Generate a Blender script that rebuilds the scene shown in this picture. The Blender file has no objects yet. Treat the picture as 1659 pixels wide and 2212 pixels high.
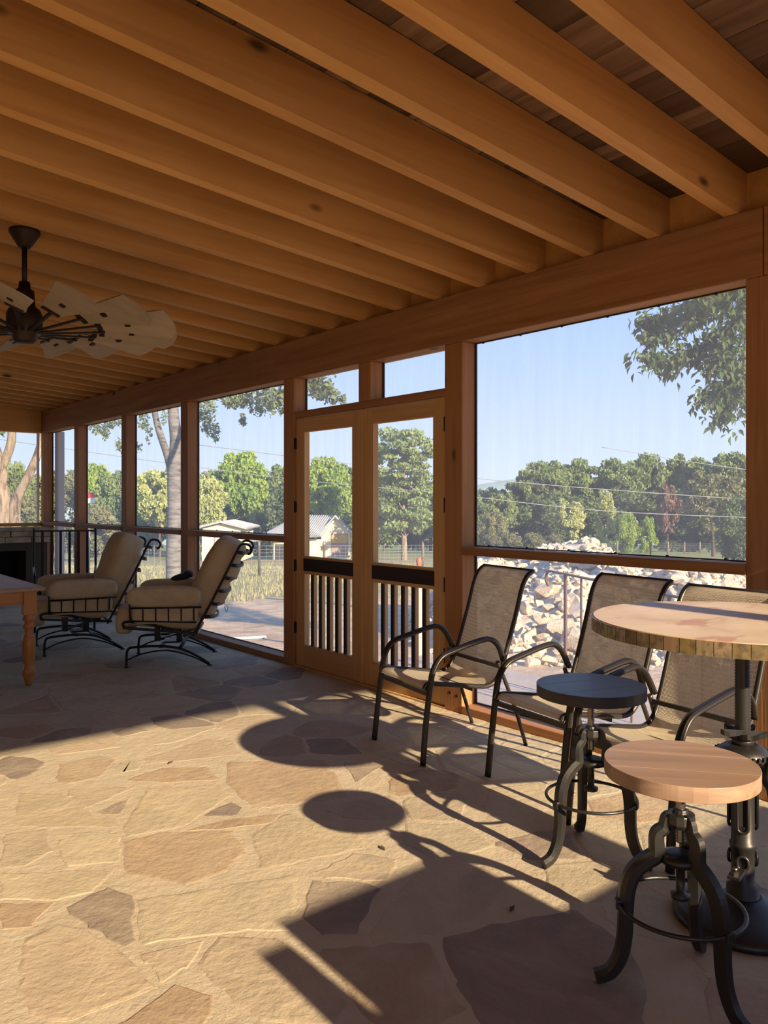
import bpy, bmesh, math, random
import numpy as np
from math import sin, cos, pi, radians, sqrt, atan2
from mathutils import Vector, Matrix
S = bpy.context.scene
C = S.collection
R = random.Random(7)
# ------------------------------------------------------------------ camera
AZ = radians(40); CAMH = 1.4; FPX = 1700.0
cam = bpy.data.cameras.new('camera'); camo = bpy.data.objects.new('camera', cam); C.objects.link(camo)
camo.location = (0, 0, CAMH); camo.rotation_euler = (radians(90), 0, -AZ)
cam.sensor_fit = 'VERTICAL'; cam.sensor_height = 36; cam.lens = 36*FPX/2212; cam.shift_y = -21/2212
cam.clip_start = .05; cam.clip_end = 2000
S.camera = camo
# ------------------------------------------------------------------ world, sun, exposure
SKY_H, SKY_M, SKY_Z, SKY_S = (.68, .77, .91), (.30, .51, .93), (.17, .37, .85), 1.2
w = bpy.data.worlds.new('sky'); S.world = w; w.use_nodes = True
nt = w.node_tree; nt.nodes.clear()
tc = nt.nodes.new('ShaderNodeTexCoord'); sx = nt.nodes.new('ShaderNodeSeparateXYZ')
rp = nt.nodes.new('ShaderNodeValToRGB'); bg = nt.nodes.new('ShaderNodeBackground'); ow = nt.nodes.new('ShaderNodeOutputWorld')
nt.links.new(tc.outputs['Generated'], sx.inputs[0]); nt.links.new(sx.outputs[2], rp.inputs[0])
e = rp.color_ramp.elements
e[0].position = 0.0; e[0].color = (*SKY_H, 1); e[1].position = 1.0; e[1].color = (*SKY_Z, 1)
q = e.new(.28); q.color = (*SKY_M, 1)
bg.inputs[1].default_value = SKY_S
nt.links.new(rp.outputs[0], bg.inputs[0]); nt.links.new(bg.outputs[0], ow.inputs[0])
SUN = Vector((.13, 2.6, -1.0))
sl = bpy.data.lights.new('sun', 'SUN'); so = bpy.data.objects.new('sun', sl); C.objects.link(so)
so.rotation_euler = SUN.to_track_quat('-Z', 'Y').to_euler(); so.location = (0, -10, 8)
sl.energy = 10.0; sl.color = (1.0, .82, .57); sl.angle = radians(.6)
S.view_settings.view_transform = 'Standard'; S.view_settings.look = 'None'; S.view_settings.gamma = 1
S.view_settings.use_curve_mapping = False
S.view_settings.exposure = 0.32
S.cycles.max_bounces = 10; S.cycles.diffuse_bounces = 6; S.cycles.transparent_max_bounces = 24

# ------------------------------------------------------------------ frame helpers (photo measurement -> metres)
CA, SA = cos(AZ), sin(AZ)
def pt(px, w, z=0.0):
    r = (px-829.5)/FPX*w
    return Vector((r*CA+w*SA, -r*SA+w*CA, z))
def zat(py, w): return CAMH+(1085-py)/FPX*w
def flo(px, py, z=0.0):
    w = (CAMH-z)*FPX/(py-1085); return pt(px, w, z)
def wof(x, y): return x*SA+y*CA
def gz(x, y):
    w = wof(x, y); return -.12-.052*max(0, w-5.5)
# ------------------------------------------------------------------ materials
M = {}
def mat(name, col=(.5,.5,.5), rough=.6, metal=0.0, spec=.5):
    m = bpy.data.materials.new(name); m.use_nodes = True
    b = m.node_tree.nodes['Principled BSDF']
    b.inputs['Base Color'].default_value = (*col, 1); b.inputs['Roughness'].default_value = rough
    b.inputs['Metallic'].default_value = metal
    b.inputs['Specular IOR Level'].default_value = spec
    M[name] = m; return m
def N(m, t, **k):
    n = m.node_tree.nodes.new('ShaderNode'+t)
    for a, v in k.items(): setattr(n, a, v)
    return n
def L(m, a, b): m.node_tree.links.new(a, b)
def ramp(m, src, stops):
    r = N(m, 'ValToRGB'); e = r.color_ramp.elements
    e[0].position, e[0].color = stops[0][0], (*stops[0][1], 1)
    e[1].position, e[1].color = stops[-1][0], (*stops[-1][1], 1)
    for p, c in stops[1:-1]:
        q = e.new(p); q.color = (*c, 1)
    L(m, src, r.inputs[0]); return r.outputs[0]
def coords(m, scale=(1,1,1), rnd=True, world=False):
    if world: o = N(m, 'NewGeometry').outputs['Position']
    else: o = N(m, 'TexCoord').outputs['Object']
    mp = N(m, 'Mapping'); mp.inputs['Scale'].default_value = scale
    if rnd:
        oi = N(m, 'ObjectInfo'); mu = N(m, 'Math', operation='MULTIPLY'); mu.inputs[1].default_value = 37.0
        L(m, oi.outputs['Random'], mu.inputs[0])
        ad = N(m, 'VectorMath', operation='ADD'); L(m, o, ad.inputs[0]); L(m, mu.outputs[0], ad.inputs[1]); o = ad.outputs[0]
    L(m, o, mp.inputs[0]); return mp.outputs[0]
def noise(m, vec, s=5, det=4, rough=.55, dist=0):
    n = N(m, 'TexNoise'); n.inputs['Scale'].default_value = s; n.inputs['Detail'].default_value = det
    n.inputs['Roughness'].default_value = rough; n.inputs['Distortion'].default_value = dist
    L(m, vec, n.inputs['Vector']); return n.outputs[0]
def mix(m, a, b, f, mode='MIX'):
    n = N(m, 'MixRGB', blend_type=mode)
    for i, v in ((1, a), (2, b), (0, f)):
        if isinstance(v, (int, float)): n.inputs[i].default_value = v
        elif isinstance(v, tuple): n.inputs[i].default_value = (*v, 1)
        else: L(m, v, n.inputs[i])
    return n.outputs[0]
def bump(m, h, st=.3, d=.01):
    b = N(m, 'Bump'); b.inputs['Strength'].default_value = st; b.inputs['Distance'].default_value = d
    L(m, h, b.inputs['Height']); L(m, b.outputs[0], m.node_tree.nodes['Principled BSDF'].inputs['Normal'])
def setcol(m, c): L(m, c, m.node_tree.nodes['Principled BSDF'].inputs['Base Color'])
def wood(name, c1, c2, c3=None, axis=0, rough=.65, knots=True, fine=14, var=.25, st=.25):
    """grain runs along `axis`"""
    m = mat(name, c1, rough, spec=.3)
    sc = [fine, fine, fine]; sc[axis] = fine*.045
    v = coords(m, tuple(sc))
    g = noise(m, v, 1.6, 6, .6, .6)
    col = ramp(m, g, [(.3, c1), (.52, tuple((a+b)/2 for a, b in zip(c1, c2))), (.72, c2)])
    big = noise(m, coords(m, (1.3, 1.3, 1.3)), 1.0, 3)
    col = mix(m, col, c3 or c2, ramp(m, big, [(.45, (0,0,0)), (.75, (.55,.55,.55))]))
    if knots:
        sk = [3.2]*3; sk[axis] = 1.5
        vo = N(m, 'TexVoronoi'); vo.inputs['Scale'].default_value = 1.0
        L(m, coords(m, tuple(sk)), vo.inputs['Vector'])
        k = ramp(m, vo.outputs['Distance'], [(.045, (1,1,1)), (.10, (0,0,0))])
        col = mix(m, col, tuple(x*.25 for x in c2), k)
    oi = N(m, 'ObjectInfo'); vr = ramp(m, oi.outputs['Random'], [(0, (1-var,)*3), (1, (1,)*3)])
    col = mix(m, col, vr, 1.0, 'MULTIPLY')
    setcol(m, col); bump(m, g, st, .004); return m
# ------------------------------------------------------------------ mesh builder
def frames(pts, up=None):
    P = [Vector(p) for p in pts]; n = len(P); T = []
    for i in range(n):
        a = P[max(0, i-1)]; b = P[min(n-1, i+1)]
        T.append((b-a).normalized())
    out = []; 
    if up is None:
        t = T[0]; u = t.orthogonal().normalized()
        for i in range(n):
            t = T[i]; u = (u-t*u.dot(t)).normalized(); out.append((P[i], u, t.cross(u)))
    else:
        up = Vector(up)
        for i in range(n):
            t = T[i]; s = t.cross(up)
            if s.length < 1e-5: s = out[-1][1] if out else t.orthogonal()
            s.normalize(); out.append((P[i], s, s.cross(t)))
    return out
def curve(pts, k=6):
    P = [Vector(p) for p in pts]; out = []
    for i in range(len(P)-1):
        p0 = P[max(0, i-1)]; p1 = P[i]; p2 = P[i+1]; p3 = P[min(len(P)-1, i+2)]
        for j in range(k):
            t = j/k
            out.append(.5*((2*p1)+(p2-p0)*t+(2*p0-5*p1+4*p2-p3)*t*t+(3*p1-p0-3*p2+p3)*t**3))
    out.append(P[-1]); return out
class MB:
    def __init__(s): s.v = []; s.f = []; s.sm = []; s.M = Matrix()
    def add(s, vs, fs, sm=False):
        o = len(s.v); s.v += [tuple(s.M @ Vector(p)) for p in vs]
        s.f += [tuple(i+o for i in f) for f in fs]; s.sm += [sm]*len(fs); return s
    def box(s, x0, y0, z0, x1, y1, z1):
        v = [(x, y, z) for z in (z0, z1) for y in (y0, y1) for x in (x0, x1)]
        return s.add(v, [(0,2,3,1), (4,5,7,6), (0,1,5,4), (2,6,7,3), (0,4,6,2), (1,3,7,5)])
    def bar(s, a, b, wd, ht, up=(0,0,1)):
        return s.sweep([a, b], [(-wd/2,-ht/2), (wd/2,-ht/2), (wd/2,ht/2), (-wd/2,ht/2)], up, False)
    def sweep(s, pts, prof, up=None, sm=True, closed=False, scale=None):
        fr = frames(pts, up); n = len(prof); v = []
        for i, (p, a, b) in enumerate(fr):
            k = scale[i] if scale else 1
            v += [p+a*x*k+b*y*k for x, y in prof]
        f = []
        m = len(fr)
        for i in range(m if closed else m-1):
            j = (i+1) % m
            for q in range(n):
                f.append((i*n+q, i*n+(q+1) % n, j*n+(q+1) % n, j*n+q))
        if not closed: f.append(tuple(reversed(range(n)))); f.append(tuple((m-1)*n+q for q in range(n)))
        s.add(v, f, sm)
        if not closed: s.sm[-1] = s.sm[-2] = False
        return s
    def tube(s, pts, r, n=8, up=None, closed=False):
        if isinstance(r, (list, tuple)): sc = [x/r[0] for x in r]; r = r[0]
        else: sc = None
        return s.sweep(pts, [(r*cos(2*pi*i/n), r*sin(2*pi*i/n)) for i in range(n)], up, True, closed, sc)
    def ring(s, c, R_, r, n=36, m=8):
        v = []; f = []
        for i in range(n):
            a = 2*pi*i/n
            for j in range(m):
                b = 2*pi*j/m; rr = R_+r*cos(b); v.append((c[0]+rr*cos(a), c[1]+rr*sin(a), c[2]+r*sin(b)))
        for i in range(n):
            for j in range(m):
                f.append((i*m+j, ((i+1) % n)*m+j, ((i+1) % n)*m+(j+1) % m, i*m+(j+1) % m))
        return s.add(v, f, True)
    def lathe(s, prof, n=24, c=(0,0,0), sm=True, axis=2):
        v = []; f = []
        for r, z in prof:
            for i in range(n):
                a = 2*pi*i/n; p = (r*cos(a), r*sin(a), z)
                if axis == 0: p = (p[2], p[0], p[1])
                if axis == 1: p = (p[1], p[2], p[0])
                v.append((c[0]+p[0], c[1]+p[1], c[2]+p[2]))
        for k in range(len(prof)-1):
            for i in range(n):
                j = (i+1) % n; f.append((k*n+i, k*n+j, (k+1)*n+j, (k+1)*n+i))
        f.append(tuple(reversed(range(n)))); f.append(tuple((len(prof)-1)*n+i for i in range(n)))
        s.add(v, f, sm); s.sm[-1] = s.sm[-2] = False; return s
    def prism(s, poly, z0, z1, sm=False):
        n = len(poly); v = [(x, y, z0) for x, y in poly]+[(x, y, z1) for x, y in poly]
        return s.add(v, [tuple(reversed(range(n))), tuple(range(n, 2*n))]+[(i, (i+1) % n, n+(i+1) % n, n+i) for i in range(n)], sm)
    def pillow(s, c, a, b, h, e1=.35, e2=.35, rot=None, nu=28, nv=16, fn=None):
        sg = lambda x, e: math.copysign(abs(x)**e, x)
        v = []; f = []; rot = rot or Matrix()
        for i in range(nv+1):
            ph = -pi/2+pi*i/nv
            for j in range(nu):
                th = 2*pi*j/nu
                p = Vector((a*sg(cos(ph), e1)*sg(cos(th), e2), b*sg(cos(ph), e1)*sg(sin(th), e2), h*sg(sin(ph), e1)))
                if fn: p = fn(p)
                v.append(Vector(c)+rot @ p)
        for i in range(nv):
            for j in range(nu):
                f.append((i*nu+j, i*nu+(j+1) % nu, (i+1)*nu+(j+1) % nu, (i+1)*nu+j))
        return s.add(v, f, True)
    def mesh(s, name, m):
        me = bpy.data.meshes.new(name); me.from_pydata(s.v, [], s.f); me.polygons.foreach_set('use_smooth', s.sm)
        me.materials.append(m if not isinstance(m, str) else M[m]); me.update(); return me
    def build(s, name, m, parent=None, loc=None, bevel=0):
        o = bpy.data.objects.new(name, s.mesh(name, m)); C.objects.link(o)
        if parent: o.parent = parent
        if loc: o.location = loc
        if bevel:
            b = o.modifiers.new('bevel', 'BEVEL'); b.width = bevel; b.segments = 2; b.limit_method = 'ANGLE'
        return o
def tag(o, label=None, cat=None, group=None, kind=None):
    if label: o['label'] = label
    if cat: o['category'] = cat
    if group: o['group'] = group
    if kind: o['kind'] = kind
    return o
def empty(name, loc=(0,0,0), rz=0, label=None, cat=None, group=None, kind=None):
    o = bpy.data.objects.new(name, None); C.objects.link(o); o.location = loc; o.rotation_euler = (0,0,rz)
    o.empty_display_size = .1
    return tag(o, label, cat, group, kind)
def dup(o, parent=None):
    c = o.copy(); C.objects.link(c)
    if parent: c.parent = parent
    for ch in list(o.children): dup(ch, c)
    return c
# ------------------------------------------------------------------ material set
wood('rafter_wood', (.71,.37,.115), (.56,.26,.075), (.74,.41,.15), axis=0, fine=10, var=.18)
wood('timber_y', (.42,.20,.08), (.25,.105,.04), (.31,.145,.06), axis=1, fine=12, var=.15, st=.5)
wood('timber_z', (.46,.21,.08), (.31,.13,.05), (.38,.18,.075), axis=2, fine=12, var=.2, st=.5)
wood('post_rough', (.42,.21,.09), (.27,.12,.045), (.36,.17,.07), axis=2, fine=22, var=.1, st=.8)
wood('door_z', (.62,.37,.16), (.50,.27,.105), axis=2, fine=16, var=.08, knots=False)
wood('door_y', (.62,.37,.16), (.50,.27,.105), axis=1, fine=16, var=.08, knots=False)
wood('dark_rail', (.035,.016,.010), (.02,.010,.007), axis=1, fine=16, knots=False)
wood('pine', (.50,.22,.065), (.34,.13,.035), axis=2, fine=12, rough=.35, knots=False)
wood('pine_x', (.50,.22,.065), (.34,.13,.035), axis=0, fine=12, rough=.35, knots=False)
wood('table_grey', (.40,.26,.20), (.28,.17,.13), axis=1, fine=12, rough=.45, knots=False)
wood('seat_brown', (.43,.275,.18), (.24,.14,.09), (.35,.26,.20), axis=0, fine=12, rough=.4, knots=False, var=.22)
wood('seat_dark', (.075,.062,.06), (.028,.023,.025), axis=0, fine=12, rough=.4, knots=False)
wood('blade_wood', (.42,.33,.24), (.33,.25,.18), axis=0, fine=10, rough=.7, knots=False)
m = wood('deck_wood', (.40,.24,.13), (.11,.06,.035), (.26,.14,.07), axis=1, fine=7, var=.65, st=.8)
mat('black_iron', (.018,.016,.016), .42, .6)
m = mat('cast_iron', (.055,.05,.046), .40, .75)
v = coords(m, (1,1,1)); bump(m, noise(m, v, 60, 3), .15, .003)
mat('bronze_tube', (.045,.038,.033), .36, .6)
mat('screw_steel', (.25,.22,.19), .35, 1.0)
mat('black_plastic', (.012,.012,.013), .6)
mat('white_paint', (.75,.75,.73), .6)
mat('red_paint', (.5,.03,.03), .5)
mat('orange_paint', (.62,.14,.03), .5)
mat('rust_iron', (.16,.085,.055), .7, .3)
mat('wire', (.30,.31,.32), .6, .4)
mat('fan_metal', (.035,.022,.015), .5, .6)
mat('tag_white', (.7,.7,.7), .6)
m = mat('cushion', (.40,.29,.16), .95, spec=.1)
v = coords(m); n1 = noise(m, v, 3.5, 5, .6, 1.0); setcol(m, ramp(m, n1, [(.3, (.44,.33,.195)), (.7, (.56,.43,.26))]))
bump(m, noise(m, v, 7, 4, .6, 1.5), .5, .02)
m = mat('table_top', (.55,.42,.28), .5)
v = coords(m, (1,1,1)); n1 = noise(m, v, 2.6, 5, .6, .8); n2 = noise(m, coords(m, (1.5,4,1)), 2.2, 3)
c = ramp(m, n1, [(.35, (.60,.45,.30)), (.55, (.52,.38,.25)), (.75, (.42,.24,.15))])
c = mix(m, c, (.38,.17,.10), ramp(m, n2, [(.58, (0,0,0)), (.63, (.7,.7,.7))])); setcol(m, c)
m = mat('brass_strip', (.35,.26,.14), .42, .55)
oi = N(m, 'ObjectInfo'); n1 = noise(m, coords(m), 35, 4)
c = ramp(m, oi.outputs['Random'], [(0, (.13,.075,.05)), (.3, (.36,.27,.10)), (.6, (.30,.28,.15)), (1, (.42,.26,.17))])
setcol(m, mix(m, c, (.10,.08,.06), ramp(m, n1, [(.45, (0,0,0)), (.62, (.7,.7,.7))])))
# flagstone, mortar
def stone_mat(name, stops, rscale=1.0):
    m = mat(name, (.5,.4,.3), .75, spec=.25)
    oi = N(m, 'ObjectInfo'); base = ramp(m, oi.outputs['Random'], stops)
    v = coords(m, world=False, rnd=True)
    n1 = noise(m, v, 4, 6, .65, .8); n2 = noise(m, v, 26, 4, .6)
    c = mix(m, base, ramp(m, n1, [(.3, (.80,.78,.76)), (.7, (1.10,1.07,1.0))]), .8, 'MULTIPLY')
    c = mix(m, c, (.53,.43,.295), ramp(m, noise(m, v, 2.2, 5, .6, 1.2), [(.48, (0,0,0)), (.72, (.55,.55,.55))]))
    setcol(m, c)
    n3 = N(m, 'Math', operation='ADD'); n4 = N(m, 'Math', operation='MULTIPLY'); n4.inputs[1].default_value = .25
    cl = noise(m, coords(m, (1.0, 1.7, 1)), 5.5, 10, .62, 1.2)
    st = N(m, 'Math', operation='SNAP'); st.inputs[1].default_value = .045; L(m, cl, st.inputs[0])
    L(m, n2, n4.inputs[0]); L(m, st.outputs[0], n3.inputs[0]); L(m, n4.outputs[0], n3.inputs[1]); bump(m, n3.outputs[0], .7, .030)
    return m
stone_mat('flagstone', [(0, (.47,.385,.26)), (.3, (.50,.415,.285)), (.6, (.455,.385,.27)), (.85, (.44,.355,.25)), (1, (.49,.38,.265))])
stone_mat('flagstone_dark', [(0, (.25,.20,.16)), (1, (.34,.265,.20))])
stone_mat('flagstone_brown', [(0, (.39,.285,.185)), (1, (.44,.33,.22))])
m = mat('mortar', (.55,.42,.29), .9, spec=.15)
v = coords(m, rnd=False); n1 = noise(m, v, 6, 6, .65); setcol(m, ramp(m, n1, [(.3, (.46,.375,.26)), (.7, (.53,.43,.305))])); bump(m, noise(m, v, 14, 8, .7), .5, .02)
m = mat('fire_stone', (.30,.23,.15), .9, spec=.1)
v = coords(m); n1 = noise(m, v, 7, 5); setcol(m, ramp(m, n1, [(.3, (.20,.15,.10)), (.7, (.40,.32,.21))])); bump(m, noise(m, v, 14, 5), .8, .02)
mat('soot_shade_black', (.012,.010,.009), .95)
mat('brick_dark', (.05,.035,.022), .9)
m = mat('concrete', (.42,.36,.33), .9, spec=.15)
v = coords(m, rnd=False); n1 = noise(m, v, 3, 6, .65); setcol(m, ramp(m, n1, [(.3, (.38,.32,.30)), (.7, (.50,.43,.39))])); bump(m, noise(m, v, 40, 4), .3, .005)
m = mat('limestone', (.80,.70,.56), .9, spec=.1)
v = coords(m); n1 = noise(m, v, 4, 5, .6); c = ramp(m, n1, [(.3, (.42,.31,.20)), (.5, (.58,.48,.36)), (.72, (.68,.61,.52))]); setcol(m, c); bump(m, noise(m, v, 12, 5), .5, .02)
m = mat('house_stone', (.72,.62,.44), .9, spec=.1)
v = coords(m, rnd=False); n1 = noise(m, v, 1.6, 4); setcol(m, ramp(m, n1, [(.35, (.66,.56,.38)), (.65, (.80,.72,.56))]))
mat('metal_roof', (.42,.43,.44), .55, .25)
mat('house_trim', (.34,.24,.19), .8); mat('yellow_board', (.55,.33,.08), .8); mat('bay_shade', (.04,.04,.045), .9)
m = mat('ground', (.5,.4,.3), .95, spec=.05)
pos = N(m, 'NewGeometry').outputs['Position']
vm = N(m, 'VectorMath', operation='DOT_PRODUCT'); L(m, pos, vm.inputs[0]); vm.inputs[1].default_value = (SA, CA, 0)
nz = noise(m, coords(m, rnd=False, world=True), .35, 5, .6)
ad = N(m, 'Math', operation='MULTIPLY_ADD'); L(m, nz, ad.inputs[0]); ad.inputs[1].default_value = 10.0; L(m, vm.outputs['Value'], ad.inputs[2])
dv = N(m, 'Math', operation='DIVIDE'); L(m, ad.outputs[0], dv.inputs[0]); dv.inputs[1].default_value = 100
zone = ramp(m, dv.outputs[0], [(0, (.60,.45,.32)), (.215, (.66,.50,.34)), (.235, (.42,.36,.17)), (.42, (.42,.35,.17)), (.70, (.40,.35,.16)), (.95, (.26,.29,.10))])
n2 = noise(m, coords(m, rnd=False, world=True), 2.5, 7, .7)
setcol(m, mix(m, zone, ramp(m, n2, [(.3, (.55,.52,.5)), (.7, (1.15,1.12,1.1))]), 1.0, 'MULTIPLY'))
bump(m, n2, .6, .08)
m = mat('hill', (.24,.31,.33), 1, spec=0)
m = mat('bark_pale', (.36,.28,.20), .9, spec=.1)
v = coords(m, (6,6,1.5)); n1 = noise(m, v, 1.6, 7, .75, .8); setcol(m, ramp(m, n1, [(.38, (.10,.075,.055)), (.55, (.34,.265,.19)), (.7, (.44,.36,.27))])); bump(m, n1, .8, .05)
m = mat('bark_shaded', (.3,.28,.25), .9, spec=.1)  # oak bark with the shade on its near side painted into the grey
v = coords(m, (2,2,9)); n1 = noise(m, v, 1.6, 6, .7); setcol(m, ramp(m, n1, [(.35, (.09,.085,.08)), (.62, (.24,.225,.21))])); bump(m, n1, .6, .04)
mat('bark_dark', (.11,.08,.06), .9, spec=.1)
def leafmat(name, c1, c2, sc=.35):
    m = mat(name, c1, .6, spec=.2)
    n1 = noise(m, coords(m, world=True, rnd=False), sc, 4, .6); c = ramp(m, n1, [(.35, c1), (.65, c2)])
    setcol(m, c)
    b = m.node_tree.nodes['Principled BSDF']; tr = N(m, 'BsdfTranslucent'); ms = N(m, 'MixShader'); ms.inputs[0].default_value = .35
    L(m, c, tr.inputs[0]); L(m, b.outputs[0], ms.inputs[1]); L(m, tr.outputs[0], ms.inputs[2])
    L(m, ms.outputs[0], m.node_tree.nodes['Material Output'].inputs[0]); return m
leafmat('leaf_mid', (.17,.24,.08), (.30,.36,.13)); leafmat('leaf_dark', (.10,.15,.06), (.19,.25,.09)); leafmat('leaf_oak', (.13,.17,.07), (.24,.28,.11), 3)
leafmat('leaf_yellow', (.42,.46,.17), (.55,.57,.24)); leafmat('leaf_bright', (.24,.36,.07), (.38,.48,.09))
leafmat('leaf_olive', (.20,.21,.09), (.30,.29,.14)); leafmat('leaf_near', (.075,.12,.04), (.16,.22,.07), 3)
leafmat('leaf_red', (.26,.16,.10), (.34,.22,.15)); leafmat('leaf_cypress', (.22,.29,.11), (.34,.41,.17))
m = leafmat('dry_grass', (.50,.43,.22), (.40,.40,.18), 1.2)
# insect screen: fine black mesh, its pale colour paints a hazy light veil
m = bpy.data.materials.new('screen_mesh'); m.use_nodes = True; M['screen_mesh'] = m
nn = m.node_tree; nn.nodes.remove(nn.nodes['Principled BSDF'])
df = N(m, 'BsdfDiffuse'); df.inputs[0].default_value = (.80,.80,.80,1); tl = N(m, 'BsdfTranslucent'); tl.inputs[0].default_value = (.80,.80,.80,1)
b = N(m, 'MixShader'); b.inputs[0].default_value = .6; L(m, df.outputs[0], b.inputs[1]); L(m, tl.outputs[0], b.inputs[2])
tr = N(m, 'BsdfTransparent'); ms = N(m, 'MixShader'); L(m, tr.outputs[0], ms.inputs[1]); L(m, b.outputs[0], ms.inputs[2])
wv = noise(m, coords(m, (1,9,1), rnd=False), 1.2, 4); f_ = ramp(m, wv, [(.3, (.14,)*3), (.7, (.18,)*3)])
L(m, f_, ms.inputs[0]); L(m, ms.outputs[0], nn.nodes['Material Output'].inputs[0])
# sling fabric: open weave
m = mat('sling', (.33,.26,.17), .8, spec=.2)
v = coords(m, (1,1,1), rnd=False)
def wave(m, v, axis, s):
    q = N(m, 'TexWave', wave_type='BANDS', bands_direction=axis); q.inputs['Scale'].default_value = s; q.inputs['Distortion'].default_value = .3
    L(m, v, q.inputs['Vector']); return q.outputs['Fac'] if 'Fac' in q.outputs else q.outputs[1]
w1 = wave(m, v, 'Y', 48); w2 = wave(m, v, 'Z', 48); w3 = wave(m, v, 'X', 48)
s1 = N(m, 'Math', operation='MAXIMUM'); L(m, w2, s1.inputs[0]); L(m, w3, s1.inputs[1])
s2 = N(m, 'Math', operation='MULTIPLY'); L(m, s1.outputs[0], s2.inputs[0]); L(m, w1, s2.inputs[1])
c = ramp(m, s2.outputs[0], [(0, (.38,.30,.20)), (.3, (.58,.48,.33)), (1, (.80,.70,.52))]); setcol(m, c); bump(m, s2.outputs[0], .35, .003)
b = m.node_tree.nodes['Principled BSDF']; tr = N(m, 'BsdfTranslucent'); L(m, c, tr.inputs[0]); tp = N(m, 'BsdfTransparent')
ms = N(m, 'MixShader'); ms.inputs[0].default_value = .30; L(m, b.outputs[0], ms.inputs[1]); L(m, tr.outputs[0], ms.inputs[2])
m2 = N(m, 'MixShader'); L(m, ramp(m, s2.outputs[0], [(.0, (.14,)*3), (.2, (.0,)*3)]), m2.inputs[0]); L(m, ms.outputs[0], m2.inputs[1]); L(m, tp.outputs[0], m2.inputs[2])
L(m, m2.outputs[0], m.node_tree.nodes['Material Output'].inputs[0])

# ================================================================== STRUCTURE
WX = 3.74; YF = 12.65; YN = -1.55; XB = -2.3
# --- floor: mortar bed with flagstones
floor = MB().box(XB, YN-.3, -.16, WX+.18, YF+.5, -.0022).build('floor', 'mortar'); tag(floor, kind='structure')
hand = [
 ([(270,1815),(350,1797),(500,1795),(530,1840),(490,1880),(400,1912),(350,1897),(274,1892)], 'flagstone_brown'),
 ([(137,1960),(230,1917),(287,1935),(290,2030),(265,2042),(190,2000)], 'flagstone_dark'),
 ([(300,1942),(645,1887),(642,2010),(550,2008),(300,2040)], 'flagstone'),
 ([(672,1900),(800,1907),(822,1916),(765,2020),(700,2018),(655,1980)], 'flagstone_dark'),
 ([(676,1885),(768,1842),(861,1857),(842,1900),(785,1900),(700,1893)], 'flagstone'),
 ([(545,1800),(620,1756),(780,1802),(795,1830),(560,1880)], 'flagstone'),
 ([(490,1645),(700,1640),(735,1690),(755,1720),(562,1746),(530,1728),(490,1690)], 'flagstone_brown'),
 ([(435,1763),(500,1732),(527,1745),(515,1762)], 'flagstone_dark'),
 ([(400,1794),(480,1772),(608,1755),(595,1775),(500,1789)], 'flagstone_brown'),
 ([(268,1780),(320,1702),(475,1694),(498,1720),(430,1763),(395,1786),(270,1806)], 'flagstone'),
 ([(270,1685),(350,1658),(450,1657),(472,1683),(350,1691)], 'flagstone_brown'),
 ([(118,1682),(130,1650),(215,1632),(250,1640),(220,1675),(145,1695)], 'flagstone_brown'),
 ([(310,1640),(440,1597),(510,1600),(520,1630),(325,1650)], 'flagstone'),
 ([(100,1615),(240,1587),(260,1613),(125,1630)], 'flagstone'),
 ([(242,1580),(280,1567),(325,1578),(264,1590)], 'flagstone_dark'),
 ([(205,1753),(290,1718),(262,1757),(225,1760)], 'flagstone_dark'),
 ([(50,2025),(130,1992),(185,2008),(292,2078),(340,2135),(150,2205),(65,2195),(40,2140)], 'flagstone'),
 ([(265,2208),(380,2122),(450,2147),(468,2185),(430,2222),(270,2230)], 'flagstone_brown'),
 ([(428,2080),(465,2026),(600,2024),(655,2060),(752,2170),(700,2215),(560,2200),(480,2140)], 'flagstone'),
 ([(305,2058),(440,2032),(400,2090),(352,2120),(315,2080)], 'flagstone'),
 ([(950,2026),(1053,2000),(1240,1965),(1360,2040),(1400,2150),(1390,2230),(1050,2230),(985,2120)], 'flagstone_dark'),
 ([(852,1935),(900,1880),(1050,1870),(1110,1900),(1030,1980),(930,2016),(800,2035),(795,2020)], 'flagstone'),
 ([(690,2050),(925,2032),(955,2090),(1000,2180),(900,2235),(790,2205)], 'flagstone_brown'),
 ([(10,1800),(100,1792),(112,1840),(60,1870),(0,1875)], 'flagstone'),
 ([(120,1800),(258,1797),(262,1860),(140,1872)], 'flagstone'),
 ([(0,1886),(245,1880),(200,1925),(130,1943),(0,1943)], 'flagstone'),
 ([(0,1951),(122,1949),(70,2000),(0,2010)], 'flagstone_brown'),
 ([(40,1712),(130,1714),(185,1746),(205,1762),(255,1770),(250,1787),(30,1785)], 'flagstone'),
 ([(150,1704),(300,1698),(190,1745),(150,1720)], 'flagstone'),
 ([(1060,1700),(1180,1690),(1195,1740),(1120,1790),(1040,1750)], 'flagstone'),
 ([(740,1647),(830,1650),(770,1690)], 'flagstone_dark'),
]
def pip(p, poly):
    c = False; n = len(poly)
    for i in range(n):
        a = poly[i]; b = poly[(i+1) % n]
        if (a[1] > p[1]) != (b[1] > p[1]) and p[0] < (b[0]-a[0])*(p[1]-a[1])/(b[1]-a[1])+a[0]: c = not c
    return c
hp = []
for poly, mm in hand:
    hp.append(([tuple(flo(px, py)[:2]) for px, py in poly], mm))
rs = random.Random(5)
seeds = []; block = []
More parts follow.
